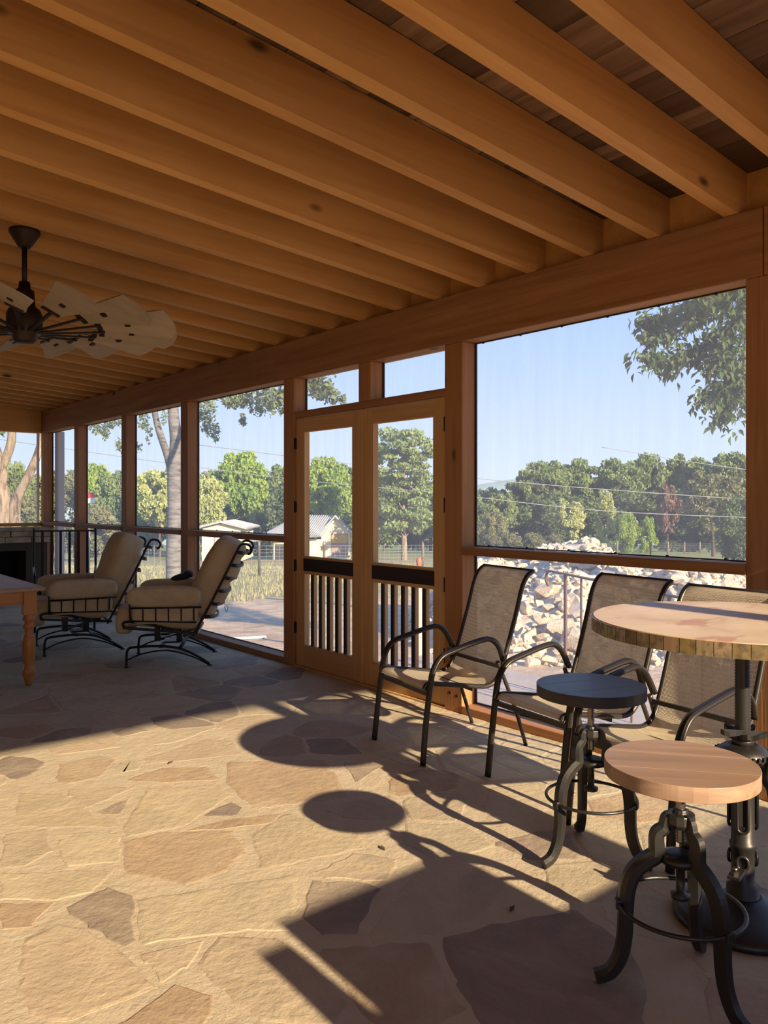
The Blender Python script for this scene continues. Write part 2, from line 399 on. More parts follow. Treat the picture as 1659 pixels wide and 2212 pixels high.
for poly, _ in hp:
    n = len(poly); cx_ = sum(p[0] for p in poly)/n; cy_ = sum(p[1] for p in poly)/n
    block.append((cx_, cy_))
    for i in range(n):
        a = poly[i]; b = poly[(i+1) % n]; Ln = sqrt((a[0]-b[0])**2+(a[1]-b[1])**2); k = max(2, int(Ln/.06))
        for j in range(k):
            t = j/k; x = a[0]+(b[0]-a[0])*t; y = a[1]+(b[1]-a[1])*t; d = sqrt((x-cx_)**2+(y-cy_)**2)+1e-6; q = min(.03, d*.3)/d
            block.append((x+(cx_-x)*q, y+(cy_-y)*q))
tries = 0
while tries < 9000:
    tries += 1
    x = rs.uniform(-.7, WX+.1); y = rs.uniform(-1.4, YF)
    if any(pip((x, y), p) for p, _ in hp): continue
    dm = rs.choice((.26, .40, .48))
    if any((x-a)**2+(y-b)**2 < dm*dm for a, b in seeds): continue
    if any((x-a)**2+(y-b)**2 < .11**2 for a, b in block): continue
    seeds.append((x, y))
allp = np.array(seeds+block)
def clip(poly, nx, ny, d):
    out = []; n = len(poly)
    for i in range(n):
        a = poly[i]; b = poly[(i+1) % n]; da = a[0]*nx+a[1]*ny-d; db = b[0]*nx+b[1]*ny-d
        if da <= 0: out.append(a)
        if da*db < 0: t = da/(da-db); out.append((a[0]+(b[0]-a[0])*t, a[1]+(b[1]-a[1])*t))
    return out
cells = []
for i, (x, y) in enumerate(seeds):
    poly = [(-.9, YN-.2), (WX+.02, YN-.2), (WX+.02, YF), (-.9, YF)]
    d2 = ((allp-allp[i])**2).sum(1)
    for j in np.argsort(d2)[1:60]:
        X, Y = allp[j]
        dd = sqrt(d2[j]); 
        if dd > 2.5: break
        nx, ny = (X-x)/dd, (Y-y)/dd; g = .012 if j < len(seeds) else .006
        poly = clip(poly, nx, ny, x*nx+y*ny+dd/2-g)
        if len(poly) < 3: break
    if len(poly) >= 3:
        ar = abs(sum(poly[k][0]*poly[(k+1) % len(poly)][1]-poly[(k+1) % len(poly)][0]*poly[k][1] for k in range(len(poly))))/2
        if ar > .006: cells.append((poly, rs.choices(('flagstone', 'flagstone_brown', 'flagstone_dark'), (7, 2, .9))[0]))
def rough_poly(poly, rr, st=.05, j=.009, cr=.16):
    # round the corners, then roughen
    P = []
    n = len(poly)
    for i in range(n):
        a, b, c = poly[i-1], poly[i], poly[(i+1) % n]
        for t, (u, v_) in ((cr, (b, a)), (cr, (b, c))): P.append((u[0]+(v_[0]-u[0])*t, u[1]+(v_[1]-u[1])*t))
    out = []; n = len(P)
    for i in range(n):
        a = P[i]; b = P[(i+1) % n]; Ln = sqrt((a[0]-b[0])**2+(a[1]-b[1])**2); k = max(1, int(Ln/st))
        for q in range(k):
            t = q/k; out.append((a[0]+(b[0]-a[0])*t+rr.uniform(-j, j), a[1]+(b[1]-a[1])*t+rr.uniform(-j, j)))
    return out
allst = [(p, mm, .04) for p, mm in hp]+[(p, mm, .13) for p, mm in cells]
allst.sort(key=lambda s: (s[0][0][0]**2+s[0][0][1]**2))
extra = MB()
vis = 0
for poly, mm, cr_ in allst:
    n = len(poly); cxx = sum(p[0] for p in poly)/n; cyy = sum(p[1] for p in poly)/n
    P = rough_poly(poly, rs, cr=cr_)
    inview = cyy > .6 and cxx > .15 and cxx/max(cyy, .1) > .2
    h = rs.uniform(-.0008, 0)
    if inview and vis < 300:
        vis += 1
        Q = [(x-cxx, y-cyy) for x, y in P]; n2 = len(Q); b = MB()
        v = [(x, y, -.02) for x, y in Q]+[(x, y, h-.0014) for x, y in Q]+[(x*.94, y*.94, h) for x, y in Q]
        f = [(i, (i+1) % n2, n2+(i+1) % n2, n2+i) for i in range(n2)]+[(n2+i, n2+(i+1) % n2, 2*n2+(i+1) % n2, 2*n2+i) for i in range(n2)]+[tuple(range(2*n2, 3*n2))]
        a2 = sum(Q[k][0]*Q[(k+1) % n2][1]-Q[(k+1) % n2][0]*Q[k][1] for k in range(n2))
        if a2 < 0: f = [tuple(reversed(q)) for q in f]
        b.add(v, f); b.build('flagstone', mm, floor, (cxx, cyy, 0))
    else: extra.prism(P if sum(P[k][0]*P[(k+1) % len(P)][1]-P[(k+1) % len(P)][0]*P[k][1] for k in range(len(P))) > 0 else P[::-1], -.02, h)
tag(extra.build('paving', 'flagstone', floor), kind='stuff')
# --- ceiling: rafters and reclaimed deck
ceil = empty('ceiling', (0,0,0), kind='structure')
SL = .0761; RB = 2.795; RD = .225; RT = .07
ra = MB(); x0, x1 = XB-.3, WX+.5
# slightly wavy sawn edge
xs = np.linspace(x0, x1, 9); vs = []; fs = []
for x in xs:
    zb = RB+SL*(WX-x)
    vs += [(x, -RT/2, zb), (x, RT/2, zb), (x, RT/2, zb+RD), (x, -RT/2, zb+RD)]
for i in range(8):
    for q in range(4): fs.append((i*4+q, (i+1)*4+q, (i+1)*4+(q+1) % 4, i*4+(q+1) % 4))
fs += [(0,1,2,3), (35,34,33,32)]
ra.add(vs, fs); rme = ra.mesh('rafter', 'rafter_wood')
for k in range(-7, 27):
    y = 1.845+.410*k
    if y > YF+.1: break
    o = bpy.data.objects.new('rafter', rme); C.objects.link(o); o.parent = ceil; o.location = (0, y, R.uniform(-.003, .003))
    b_ = MB().box(WX+.10, y+RT/2, RB-.02, WX+.14, y+.41-RT/2, RB+RD-.01).build('blocking', 'rafter_wood', ceil)
bw = MB(); dk = []
x = x0
rd = random.Random(3)
while x < x1:
    wd = rd.choice((.15, .19, .23)); zc = RB+RD+SL*(WX-x)
    y = YN-.6-rd.uniform(0, 1.5)
    far = 0
    while y < YF+.2:
        Ln = rd.uniform(1.4, 3.4) if y < 5 else rd.uniform(3.5, 6)
        xx = min(x+wd-.004, x1); ms_ = MB(); th = rd.uniform(0, .004)
        zl = RB+RD+SL*(WX-x)+.003-th*0; zr = RB+RD+SL*(WX-xx)+.003
        v = [(0,0,zl), (xx-x,0,zr), (xx-x,Ln-.004,zr), (0,Ln-.004,zl), (0,0,zl+.022), (xx-x,0,zr+.022), (xx-x,Ln-.004,zr+.022), (0,Ln-.004,zl+.022)]
        ms_.add(v, [(0,3,2,1), (4,5,6,7), (0,1,5,4), (1,2,6,5), (2,3,7,6), (3,0,4,7)])
        if len(dk) < 296:
            dk.append(ms_.build('deck_board', 'deck_wood', ceil, (x, y, 0)))
        y += Ln
    x += wd
MB().add([(x0,YN-2,RB+RD+.04+SL*(WX-x0)), (x1,YN-2,RB+RD+.04+SL*(WX-x1)), (x1,YF+.6,RB+RD+.04+SL*(WX-x1)), (x0,YF+.6,RB+RD+.04+SL*(WX-x0)),
          (x0,YN-2,RB+RD+.07+SL*(WX-x0)), (x1,YN-2,RB+RD+.07+SL*(WX-x1)), (x1,YF+.6,RB+RD+.07+SL*(WX-x1)), (x0,YF+.6,RB+RD+.07+SL*(WX-x0))],
         [(0,3,2,1), (4,5,6,7), (0,1,5,4), (1,2,6,5), (2,3,7,6), (3,0,4,7)]).build('roof_sheet', 'metal_roof', ceil)
# --- screened wall on the right
BZ = 2.466; PD = .14
wall = empty('wall_right', (WX, 0, 0), kind='structure')
def wp(b, name, mm, bevel=.004, par=None):
    # vertices given in world metres -> made local to wall origin
    b.v = [(x-WX, y, z) for x, y, z in b.v] if par is None else b.v
    return b.build(name, mm, par or wall, bevel=bevel)
wp(MB().box(WX, 1.69, BZ, WX+.16, YF+.1, RB-.003), 'top_beam', 'timber_y', .006)
wp(MB().box(WX, -3, BZ, WX+.16, 1.686, RB-.003), 'top_beam', 'timber_y', .006)
posts = [(1.606,1.771), (3.655,3.82), (5.66,5.82), (7.68,7.84), (9.33,9.475), (11.02,11.175), (12.51,12.66)]
for i, (a, b) in enumerate(posts):
    wp(MB().box(WX, a, 0, WX+PD, b, BZ), 'post', 'post_rough' if i == 0 else 'timber_z', .006)
for a in (-.4, -1.69): wp(MB().box(WX, a, 0, WX+PD, a+.16, BZ), 'post', 'timber_z', .006)
# plugs in post beside door
for dy in (-.03, .035):
    wp(MB().lathe([(.011, 0), (.011, .002)], 12, (WX-.001, 3.735+dy, .11+.01*(dy > 0)), axis=0), 'bolt_plug', 'soot_shade_black', 0)
RZ0, RZ1 = 1.052, 1.105; SX = WX+.128
bays = [(1.771,3.655,1), (5.82,7.68,1), (7.84,9.33,1), (9.475,11.02,1), (11.175,12.51,1), (-.24,1.606,1)]
def pane(b, y0, y1, z0, z1): b.box(SX, y0, z0, SX+.0015, y1, z1)
for i, (y0, y1, _) in enumerate(bays):
    wn = empty('window_%d' % (i+1), (WX, (y0+y1)/2, 0), kind='structure'); O = wn.location
    def bb(b, name, mm, bevel=0, k=None):
        b.v = [(x-O.x, y-O.y, z) for x, y, z in b.v]; o = b.build(name, mm, wn, bevel=bevel)
        if k: o['kind'] = k
    bb(MB().box(WX-.012, y0-.002, RZ0, WX+.118, y1+.002, RZ1), 'mid_rail', 'timber_y', .003)
    bb(MB().box(WX-.004, y0, .0, WX+.16, y1, .052), 'sill', 'timber_y', .004)
    for z0, z1 in ((.052, RZ0), (RZ1, BZ)):
        bb(MB().box(SX, y0, z0, SX+.0015, y1, z1), 'insect_screen', 'screen_mesh')
        b = MB()
        b.box(SX-.006, y1-.013, z0, SX+.006, y1, z1)
        b.box(SX-.006, y0, z0, SX+.006, y0+.013, z1)
        b.box(SX-.006, y0+.013, z0, SX+.006, y1-.013, z0+.007)
        b.box(SX-.006, y0+.013, z1-.007, SX+.006, y1-.013, z1)
        bb(b, 'screen_frame', 'black_plastic')
    st = MB()
    k = y0+.15
    while k < y1:
        st.box(SX-.012, k, RZ1+.005, SX-.004, k+.012, RZ1+.014); st.box(SX-.012, k+.05, BZ-.014, SX-.004, k+.062, BZ-.006); k += .32
    bb(st, 'screen_clip', 'black_plastic')
# transom over the doors
TZ0, TZ1 = 2.121, 2.174
wp(MB().box(WX+.002, 3.82, TZ0, WX+.13, 5.66, TZ1), 'transom_rail', 'timber_y')
wp(MB().box(WX+.002, 4.62, TZ1, WX+.13, 4.765, BZ), 'transom_mullion', 'timber_z')
for y0, y1 in ((3.82, 4.62), (4.765, 5.66)):
    wp(MB().box(SX, y0, TZ1, SX+.0015, y1, BZ), 'insect_screen', 'screen_mesh', 0)
    b = MB(); b.box(SX-.006, y1-.014, TZ1, SX+.006, y1, BZ); b.box(SX-.006, y0, TZ1, SX+.006, y0+.014, BZ); b.box(SX-.006, y0+.014, TZ1, SX+.006, y1-.014, TZ1+.007)
    wp(b, 'screen_frame', 'black_plastic', 0)
wp(MB().box(WX+.0, 3.82, 0.0, WX+.16, 5.66, .012), 'threshold', 'door_y', 0)
def door(n, y0, y1, hinge_side, hs, drop):
    d = empty('door_%d' % n, (WX+.02, y0, 0), kind='structure'); W = y1-y0
    bd = lambda b, nm, mm, bv=.003, p=None: b.build(nm, mm, p or d, bevel=bv)
    ST = .115; zb = .014; zt = TZ0-.008; T = .042
    for a in (0, W-ST): bd(MB().box(0, a, zb, T, a+ST, zt), 'stile', 'door_z')
    bd(MB().box(.001, ST, zt-.12, T-.001, W-ST, zt), 'top_rail', 'door_y')
    bd(MB().box(.001, ST, zb, T-.001, W-ST, .195), 'bottom_rail', 'door_y')
    mr = bd(MB().box(.001, ST, .795, T-.001, W-ST, .945), 'middle_rail', 'door_y')
    bd(MB().box(-.004, ST+.001, .822, .003, W-ST-.001, .925), 'dark_panel', 'dark_rail', 0, mr)
    inner = W-2*ST
    for k in range(5):
        yc = ST+inner*(k+1)/6
        bl = bd(MB().box(.004, yc-.014, .195, .018, yc+.014, .795), 'baluster', 'dark_rail', 0)
        bd(MB().box(.0185, yc-.014, .195, .050, yc+.014, .795), 'outer_baluster', 'door_z', 0, bl)
    for z0, z1 in ((.195, .795), (.945, zt-.12)):
        bd(MB().box(.053, ST-.01, z0-.01, .0545, W-ST+.01, z1+.01), 'insect_screen', 'screen_mesh', 0)
        b = MB(); t = .012
        b.box(.0, ST, z0, .052, ST+t, z1); b.box(.0, W-ST-t, z0, .052, W-ST, z1)
        bd(b, 'screen_stop', 'door_z', 0)
    for z in hs:
        h = bd(MB().box(-.012, -.012 if hinge_side == 0 else W-.010, z-.045, .002, .012 if hinge_side == 0 else W+.014, z+.045), 'hinge', 'black_iron', .003)
        yy = 0 if hinge_side == 0 else W+.003
        bd(MB().lathe([(.006,-.05), (.006,.05)], 8, (-.013, yy, z)), 'hinge_pin', 'black_iron', 0, h)
    return d
door(1, 3.826, 4.737, 0, (.36, .84, 1.38, 1.93), 0)
d2_ = door(2, 4.742, 5.654, 1, (.33, .86, 1.36, 1.90), 0)
MB().box(-.012, -.018, .014, .0, .022, TZ0-.01).build('astragal', 'door_z', d2_, bevel=.003)
# --- far end wall
wf = empty('wall_far', (0, YF, 0), kind='structure')
def fp(b, name, mm, bv=.005): b.v = [(x, y-YF, z) for x, y, z in b.v]; return b.build(name, mm, wf, bevel=bv)
fp(MB().box(XB, YF, BZ, WX, YF+.16, RB+.5), 'top_beam', 'rafter_wood')
fp(MB().box(WX, YF, RB, WX+.4, YF+.16, RB+.3), 'corner_block', 'rafter_wood')
fp(MB().box(XB, YF, .0, WX-.001, YF+.16, .05), 'sill', 'rafter_wood')
for a in (1.4, -.4, XB): fp(MB().box(a, YF, .05, a+.14, YF+.14, BZ), 'post', 'timber_z')
fp(MB().box(XB, YF-.01, 1.035, WX-.001, YF+.12, 1.085), 'mid_rail', 'rafter_wood')
fp(MB().box(WX-.03, YF+.10, 1.085, WX+.0, YF+.14, BZ), 'screen_frame', 'white_paint', 0)
for a0, a1 in ((1.54, WX-.03), (-.26, 1.4)):
    fp(MB().box(a0, YF+.125, 1.085, a1, YF+.1265, BZ), 'insect_screen', 'screen_mesh', 0)
# --- near end wall: open bay behind the photographer (header, posts)
wn_ = empty('wall_near', (0, YN, 0), kind='structure')
def npx(b, name, mm, bv=.005): b.v = [(x, y-YN, z) for x, y, z in b.v]; return b.build(name, mm, wn_, bevel=bv)
npx(MB().box(XB, YN-.16, BZ, WX, YN, RB+.5), 'top_beam', 'rafter_wood')
for a in (2.50, XB): npx(MB().box(a, YN-.14, 0, a+.14, YN, BZ), 'post', 'timber_z')
# --- house side: posts and beam only (open porch), low ledge
wb = empty('wall_left', (XB, 0, 0), kind='structure')
MB().box(-.2, YN, 0, 0, YF+.1, RB+.62).build('house_wall', 'house_stone', wb)
MB().box(0, YN, 0, .02, YF, .14).build('skirting', 'timber_y', wb)

# ================================================================== PORCH FURNITURE
# --- fireplace at the far end
fpx = empty('fireplace', (2.6, 12.3, 0), label='low stone fireplace with black firebox beneath the far end window', cat='fireplace')
def fb(b, name, mm, bv=0, par=None): b.v = [(x-2.6, y-12.3, z) for x, y, z in b.v]; return b.build(name, mm, par or fpx, bevel=bv)
fb(MB().box(1.3, 12.02, .985, 3.72, 12.62, 1.03), 'mantel', 'fire_stone', .008)
rr = random.Random(9)
for zc0, zc1 in ((.815, .90), (.902, .983)):
    x = 1.33
    while x < 3.68:
        wd = min(rr.uniform(.22, .42), 3.70-x)
        if wd > .05: fb(MB().box(x, 12.05+rr.uniform(-.012, .01), zc0, x+wd-.006, 12.6, zc1), 'stone_block', 'fire_stone', .01)
        x += wd
fb(MB().box(3.36, 12.09, 0, 3.66, 12.6, .812), 'surround', 'brick_dark', .004)
fb(MB().box(1.36, 12.09, 0, 1.9, 12.6, .812), 'surround', 'brick_dark', .004)
fb(MB().box(1.9, 12.09, .70, 3.36, 12.6, .812), 'surround', 'brick_dark', .004)
fb(MB().box(1.9, 12.5, 0, 3.36, 12.6, .70).box(1.9, 12.1, .0, 3.36, 12.5, .02), 'firebox', 'soot_shade_black')
for k, (x, y, a) in enumerate(((2.9, 12.3, .2), (3.0, 12.38, -.3))):
    lg = MB().tube([(x-.25, y-a*.2, .08+k*.09), (x+.25, y+a*.2, .08+k*.09)], .05, 10)
    fb(lg, 'firewood_log', 'bark_dark')
# --- ceiling fan
FX, FY = 1.335, 4.83; FZ = 2.435
fan = empty('ceiling_fan', (FX, FY, FZ), label='windmill ceiling fan with many grey-brown wooden blades and dark motor', cat='ceiling fan')
zc = RB+SL*(WX-FX)-FZ
MB().lathe([(.085, zc-.004), (.085, zc-.02), (.04, zc-.095), (.03, zc-.105)], 24).build('canopy', 'fan_metal', fan)
MB().lathe([(.015, zc-.10), (.015, .19)], 12).build('downrod', 'fan_metal', fan)
MB().lathe([(.03,.24), (.034,.20), (.052,.19), (.056,.14), (.06,.10), (.085,.08), (.098,.05), (.098,-.03), (.085,-.06), (.07,-.065), (.065,-.10), (.05,-.11), (.0,-.112)], 28).build('motor', 'fan_metal', fan)
NB = 15
for k in range(NB):
    a = 2*pi*(k+.35)/NB; rot = Matrix.Rotation(a, 4, 'Z')
    tilt = Matrix.Rotation(radians(-24), 4, 'X')
    b = MB(); b.M = rot @ Matrix.Translation((0,0,.0)) @ tilt
    n_ = 8; r0, r1 = .40, .86; pts = []
    prof = [(r0, -.055), (r0+.18, -.085), (r1-.03, -.13)]+[(r1-.03+.035*sin(pi*t/6), -.13+.27*t/6) for t in range(1, 6)]+[(r1-.05, .14), (r0+.18, .085), (r0, .055)]
    b.prism(prof, -.004, .004)
    bl = b.build('blade', 'blade_wood', fan)
    c = MB(); c.M = rot
    c.bar((.06, 0, -.055+.0), (.44, 0, -.012), .020, .010)
    c.M = rot @ tilt
    c.box(.41, -.05, -.012, .44, .05, -.004); c.build('blade_arm', 'fan_metal', bl); c = MB(); c.M = rot @ tilt; c.box(.58, -.014, -.012, .61, .014, -.003)
    c.build('blade_clip', 'fan_metal', bl)
# --- pine farm table with turned legs
tb = empty('dining_table', (1.2, 7.1, 0), rz=-.02, label='rustic wooden farm table with a turned honey-pine leg at left edge', cat='table')
TX, TY = .70, .82   # half sizes, top centre at origin
MB().box(-TX, -TY, .725, TX, TY, .755).build('tabletop', 'table_grey', tb, bevel=.006)
for s in (-1, 1):
    MB().box(-TX+.12, s*(TY-.09)-.012, .62, TX-.12, s*(TY-.09)+.012, .725).build('apron', 'pine_x', tb)
    MB().box(s*(TX-.09)-.012, -TY+.12, .62, s*(TX-.09)+.012, TY-.12, .725).build('apron', 'pine', tb)
    for t in (-1, 1):
        cx_, cy_ = s*(TX-.095), t*(TY-.095); b = MB()
        b.box(cx_-.045, cy_-.045, .545, cx_+.045, cy_+.045, .725)
        lp = [(.018,0), (.024,.015), (.034,.055), (.045,.09), (.046,.11), (.036,.14), (.028,.16), (.038,.175), (.034,.19), (.038,.205), (.042,.26), (.045,.33), (.042,.37), (.026,.40), (.030,.415), (.025,.425), (.04,.445), (.042,.46), (.028,.48), (.030,.49), (.042,.505), (.04,.525), (.034,.535), (.045,.548)]
        b.lathe([(r_q*1.12, z_q) for r_q, z_q in lp], 24, (cx_, cy_, 0))
        b.build('leg', 'pine', tb)
# --- cushioned recliners
def recliner(name, loc, rz, label, cl=.50, cb=0.0):
    t = empty(name, loc, rz, label, 'armchair'); rnd = random.Random(int(loc[1]*100))
    r_ = .010
    for s in (-1, 1):
        y = s*.305; b = MB()
        b.tube(curve([(.34, y, .0), (.34, y, .10), (.325, y, .155), (.27, y, .17), (.10, y, .175), (-.08, y, .155), (-.24, y, .085), (-.35, y, .012)], 6), .011, 8)
        b.tube(curve([(.34, y, .06), (.2, y, .115), (.0, y, .135), (-.2, y, .08), (-.34, y, .008)], 5), .007, 6)
        b.lathe([(.02,0), (.02,.01)], 10, (.34, y, 0)); b.lathe([(.02,0), (.02,.01)], 10, (-.35, y, 0))
        b.build('skid_base', 'black_iron', t)
    b = MB(); b.bar((.06,-.305,.165), (.06,.305,.165), .03, .012); b.bar((-.10,-.305,.150), (-.10,.305,.150), .03, .012)
    b.box(-.08,-.09,.16,.06,.09,.175); b.box(.10,-.03,.17,.15,.03,.30); b.box(-.09,-.03,.16,-.04,.03,.27)
    b.bar((.14,0,.18), (-.2,0,.27), .05, .012)
    b.build('rocker_mechanism', 'black_iron', t)
    # seat frame: slopes down to the back
    b = MB()
    for s in (-1, 1):
        y = s*.30
        b.bar((.36, y, .335), (-.24, y, .275), .022, .022)
        b.tube(curve([(.36, y, .335), (.37, y, .37), (.32, y, .385), (.15, y, .36), (-.02, y, .315), (-.18, y, .285)], 5), r_, 8)
    for x_, z_ in ((.36,.335), (.05,.303), (-.24,.275)): b.bar((x_,-.30,z_), (x_,.30,z_), .022, .022)
    b.build('seat_frame', 'black_iron', t)
    for s in (-1, 1):
        y = s*.345; b = MB()
        b.tube(curve([(.30, s*.31, .38), (.305, y, .45), (.305, y, .60), (.27, y, .62)], 5), r_*.9, 8)
        b.tube([(.305, y, .505), (-.285, y, .505)], r_*.8, 8); b.tube([(.305, s*.33, .395), (-.24, s*.33, .375)], r_*.8, 8)
        for k in range(5):
            x_ = .20-.105*k; b.tube([(x_, y, .505), (x_+.0, s*.332, .39)], .006, 6)
        b.build('arm_frame', 'black_iron', t)
        b = MB()
        b.pillow((.02, s*.33, .60), .305, .082, .088, .55, .22)
        b.pillow((.02, s*.295, .475), .275, .040, .11, .3, .3)
        b.build('arm_cushion', 'cushion', t)
    # back frame rails with scrolls, straps
    lean = lambda z: -.245-(z-.30)*.50
    for s in (-1, 1):
        y = s*.30; b = MB()
        b.tube(curve([(-.21, y, .255), (-.25, y, .33), (lean(.55), y, .55), (lean(.85), y, .85), (lean(.98), y, .985), (-.62, y, 1.035), (-.68, y, 1.03), (-.705, y, .99), (-.69, y, .955), (-.67, y, .955)], 6), .0105, 8)
        b.build('back_rail', 'black_iron', t)
    for k in range(6):
        z = .42+.11*k; b = MB(); x_ = lean(z)
        b.sweep(curve([(x_, -.30, z), (x_-.06, -.24, z-.015), (x_-.10, 0, z-.02), (x_-.06, .24, z-.015), (x_, .30, z)], 5), [(-.014,-.003), (.014,-.003), (.014,.003), (-.014,.003)], (-.3,0,1) if 0 else (0,0,1), False)
        # stand the strap on edge
        b2 = MB(); pts = curve([(x_, -.30, z), (x_-.06, -.24, z-.015), (x_-.10, 0, z-.02), (x_-.06, .24, z-.015), (x_, .30, z)], 5)
        b2.sweep(pts, [(-.003,-.014), (.003,-.014), (.003,.014), (-.003,.014)], (0,0,1), False)
        b2.build('back_strap', 'black_iron', t)
    # cushions
    b = MB(); b.pillow((.09, 0, .40), .36, .27, .085, .35, .3, Matrix.Rotation(radians(5), 4, 'Y').inverted())
    b.pillow((.385, 0, .365), .065, .265, .105, .5, .35)
    b.build('seat_cushion', 'cushion', t)
    ang = atan2(cl, 1.0)
    def puff(p):
        k = 1-.22*abs(cos(p.x*14))**3*(1 if p.z < 0 else .12)
        q = p.copy(); q.z *= k
        w_ = 1-.10*max(0, p.x/.37)**3; q.y *= w_
        return q
    # pillow local x -> up the back, z -> thickness (forward)
    up_ = Vector((-sin(ang), 0, cos(ang))); fw = Vector((cos(ang), 0, sin(ang))); sd = Vector((0, 1, 0))
    rot = Matrix((( up_.x, -sd.x, fw.x), (up_.y, -sd.y, fw.y), (up_.z, -sd.z, fw.z))).to_4x4()
    b = MB(); b.pillow((lean(.70)+.055+cb, 0, .735), .375, .275, .165, .55, .42, rot, 40, 24, puff)
    bc = b.build('back_cushion', 'cushion', t)
    b = MB(); y = -.37
    b.box(-.20, -.342, .405, -.15, -.339, .415); b.build('care_tag', 'tag_white', t)
    b = MB(); 
    b.tube(curve([(lean(.45)-.13, -.10, .47), (lean(.45)-.16, -.12, .44), (lean(.45)-.15, -.09, .40), (lean(.45)-.13, -.10, .45)], 4), .003, 5); b.build('tie_cord', 'cushion', bc)
    return t
def put(px, w): p = pt(px, w); return (p.x, p.y, 0)
recliner('recliner', (3.065, 6.59, 0), atan2(.53, -.85), 'tan cushioned iron recliner nearer the double doors, seen from its side')
recliner('recliner', (2.62, 7.70, 0), radians(170), 'tan cushioned iron recliner beside the wooden table, second from the doors', .34, .03)
# --- iron slat chair by the fireplace
ic = empty('iron_chair', (2.93, 9.05, 0), radians(-108), 'black iron chair with tall curved slat back near the fireplace', 'chair')
b = MB()
for s in (-1, 1):
    b.tube(curve([(-.30, s*.33, 0), (-.27, s*.33, .45), (-.25, s*.33, .75), (-.30, s*.33, 1.10)], 5), .013, 8)
    b.tube([(.28, s*.30, 0), (.28, s*.30, .62)], .012, 8); b.tube(curve([(.32, s*.30, .60), (.2, s*.31, .64), (-.26, s*.33, .66)], 5), .013, 8)
b.build('frame', 'black_iron', ic)
MB().bar((-.29, -.33, 1.07), (-.29, .33, 1.07), .014, .02).build('back_top_rail', 'black_iron', ic)
for k in range(6):
    y = -.24+.096*k
    MB().sweep(curve([(-.29, y, 1.07), (-.26, y, .85), (-.22, y, .60), (-.24, y, .44)], 5), [(-.014,-.003), (.014,-.003), (.014,.003), (-.014,.003)], (1,0,0), False).build('back_slat', 'black_iron', ic)
MB().box(-.27, -.31, .42, .29, .31, .44).build('seat', 'black_iron', ic, bevel=.005)
# --- sling chairs
def arc(p, n=6): return curve(p, n)
def sling_chair(loc, rz, label):
    t = empty('patio_chair', loc, rz, label, 'chair', 'sling chairs along the screen')
    oval = [(.021*cos(a)+0, .011*sin(a)) for a in [2*pi*i/12 for i in range(12)]]
    hw = .262
    for s in (-1, 1):
        y = s*hw
        # front leg running up into the arm
        b = MB()
        pts = arc([(.355, s*(hw+.005), .0), (.335, y, .20), (.305, y, .42), (.285, y, .50), (.235, y, .565), (.14, y, .595), (-.03, y, .632), (-.10, y, .63), (-.155, y, .585), (-.195, y*.96, .50)], 5)
        b.sweep(pts, [(y_, x_) for x_, y_ in oval], (0, 1, 0), True)
        # groove ribs
        for g_ in (-.009, .009):
            b.sweep([Vector(p)+Vector((0, g_, 0)) for p in pts], [(.0135*cos(a), .004*sin(a)) for a in [2*pi*i/6 for i in range(6)]], (0, 1, 0), True)
        b.build('leg', 'bronze_tube', t)
        b = MB()
        b.tube(arc([(-.155, s*.245, .50), (-.20, s*.252, .40), (-.28, y, .20), (-.35, y, .0)], 4), .0115, 8)
        b.build('leg', 'bronze_tube', t)
        # side rail of the sling frame: seat then back
        b = MB(); y2 = s*.232
        b.tube(arc([(.325, y2, .395), (.30, y2, .420), (.20, y2, .408), (.0, y2, .375), (-.10, y2, .365), (-.165, y2, .40), (-.215, y2, .50), (-.30, y2, .75), (-.345, y2, .90), (-.385, y2, .97), (-.43, y2, 1.0)], 5), .0135, 8)
        b.build('frame_rail', 'bronze_tube', t)
    for q_ in (MB().bar((.315, -hw, .375), (.315, hw, .375), .022, .022), MB().bar((.0,-.23,.355), (.0,.23,.355), .012, .018), MB().bar((-.17,-.245,.47), (-.17,.245,.47), .014, .02), MB().tube([(-.427,-.232,1.0), (-.427,.232,1.0)], .009, 8)):
        q_.build('cross_bar', 'bronze_tube', t)
    sec = arc([(.332, 0, .40), (.305, 0, .427), (.20, 0, .412), (.0, 0, .372), (-.10, 0, .366), (-.165, 0, .405), (-.215, 0, .505), (-.30, 0, .755), (-.345, 0, .905), (-.385, 0, .975), (-.435, 0, 1.006)], 5)
    v = []; f = []; ny = 8
    for i, p in enumerate(sec):
        sag = -.012*math.sin(pi*min(1, i/len(sec)*1.2))
        for j in range(ny+1):
            yy = -.247+.494*j/ny; q = sag*(1-(yy/.247)**2)
            v.append((p.x+(q*.9 if i > 25 else 0), yy, p.z+(q if i <= 28 else 0)))
    for i in range(len(sec)-1):
        for j in range(ny): f.append((i*(ny+1)+j, (i+1)*(ny+1)+j, (i+1)*(ny+1)+j+1, i*(ny+1)+j+1))
    b = MB(); b.add(v, f, True); b.build('sling', 'sling', t)
    return t
c1 = sling_chair((3.245, 3.27, 0), 0, 'brown mesh sling chair standing in front of the double doors')
fwd = Vector((-.983, .18)); c1.rotation_euler.z = atan2(fwd.y, fwd.x)
c2 = dup(c1); c2.location = (3.30, 2.42, 0); c2.rotation_euler.z = radians(171); c2['label'] = 'brown mesh sling chair behind the dark stool, middle of three'
c3 = dup(c1); c3.location = (3.13, 1.80, 0); c3.rotation_euler.z = radians(172); c3['label'] = 'brown mesh sling chair behind the round high table'
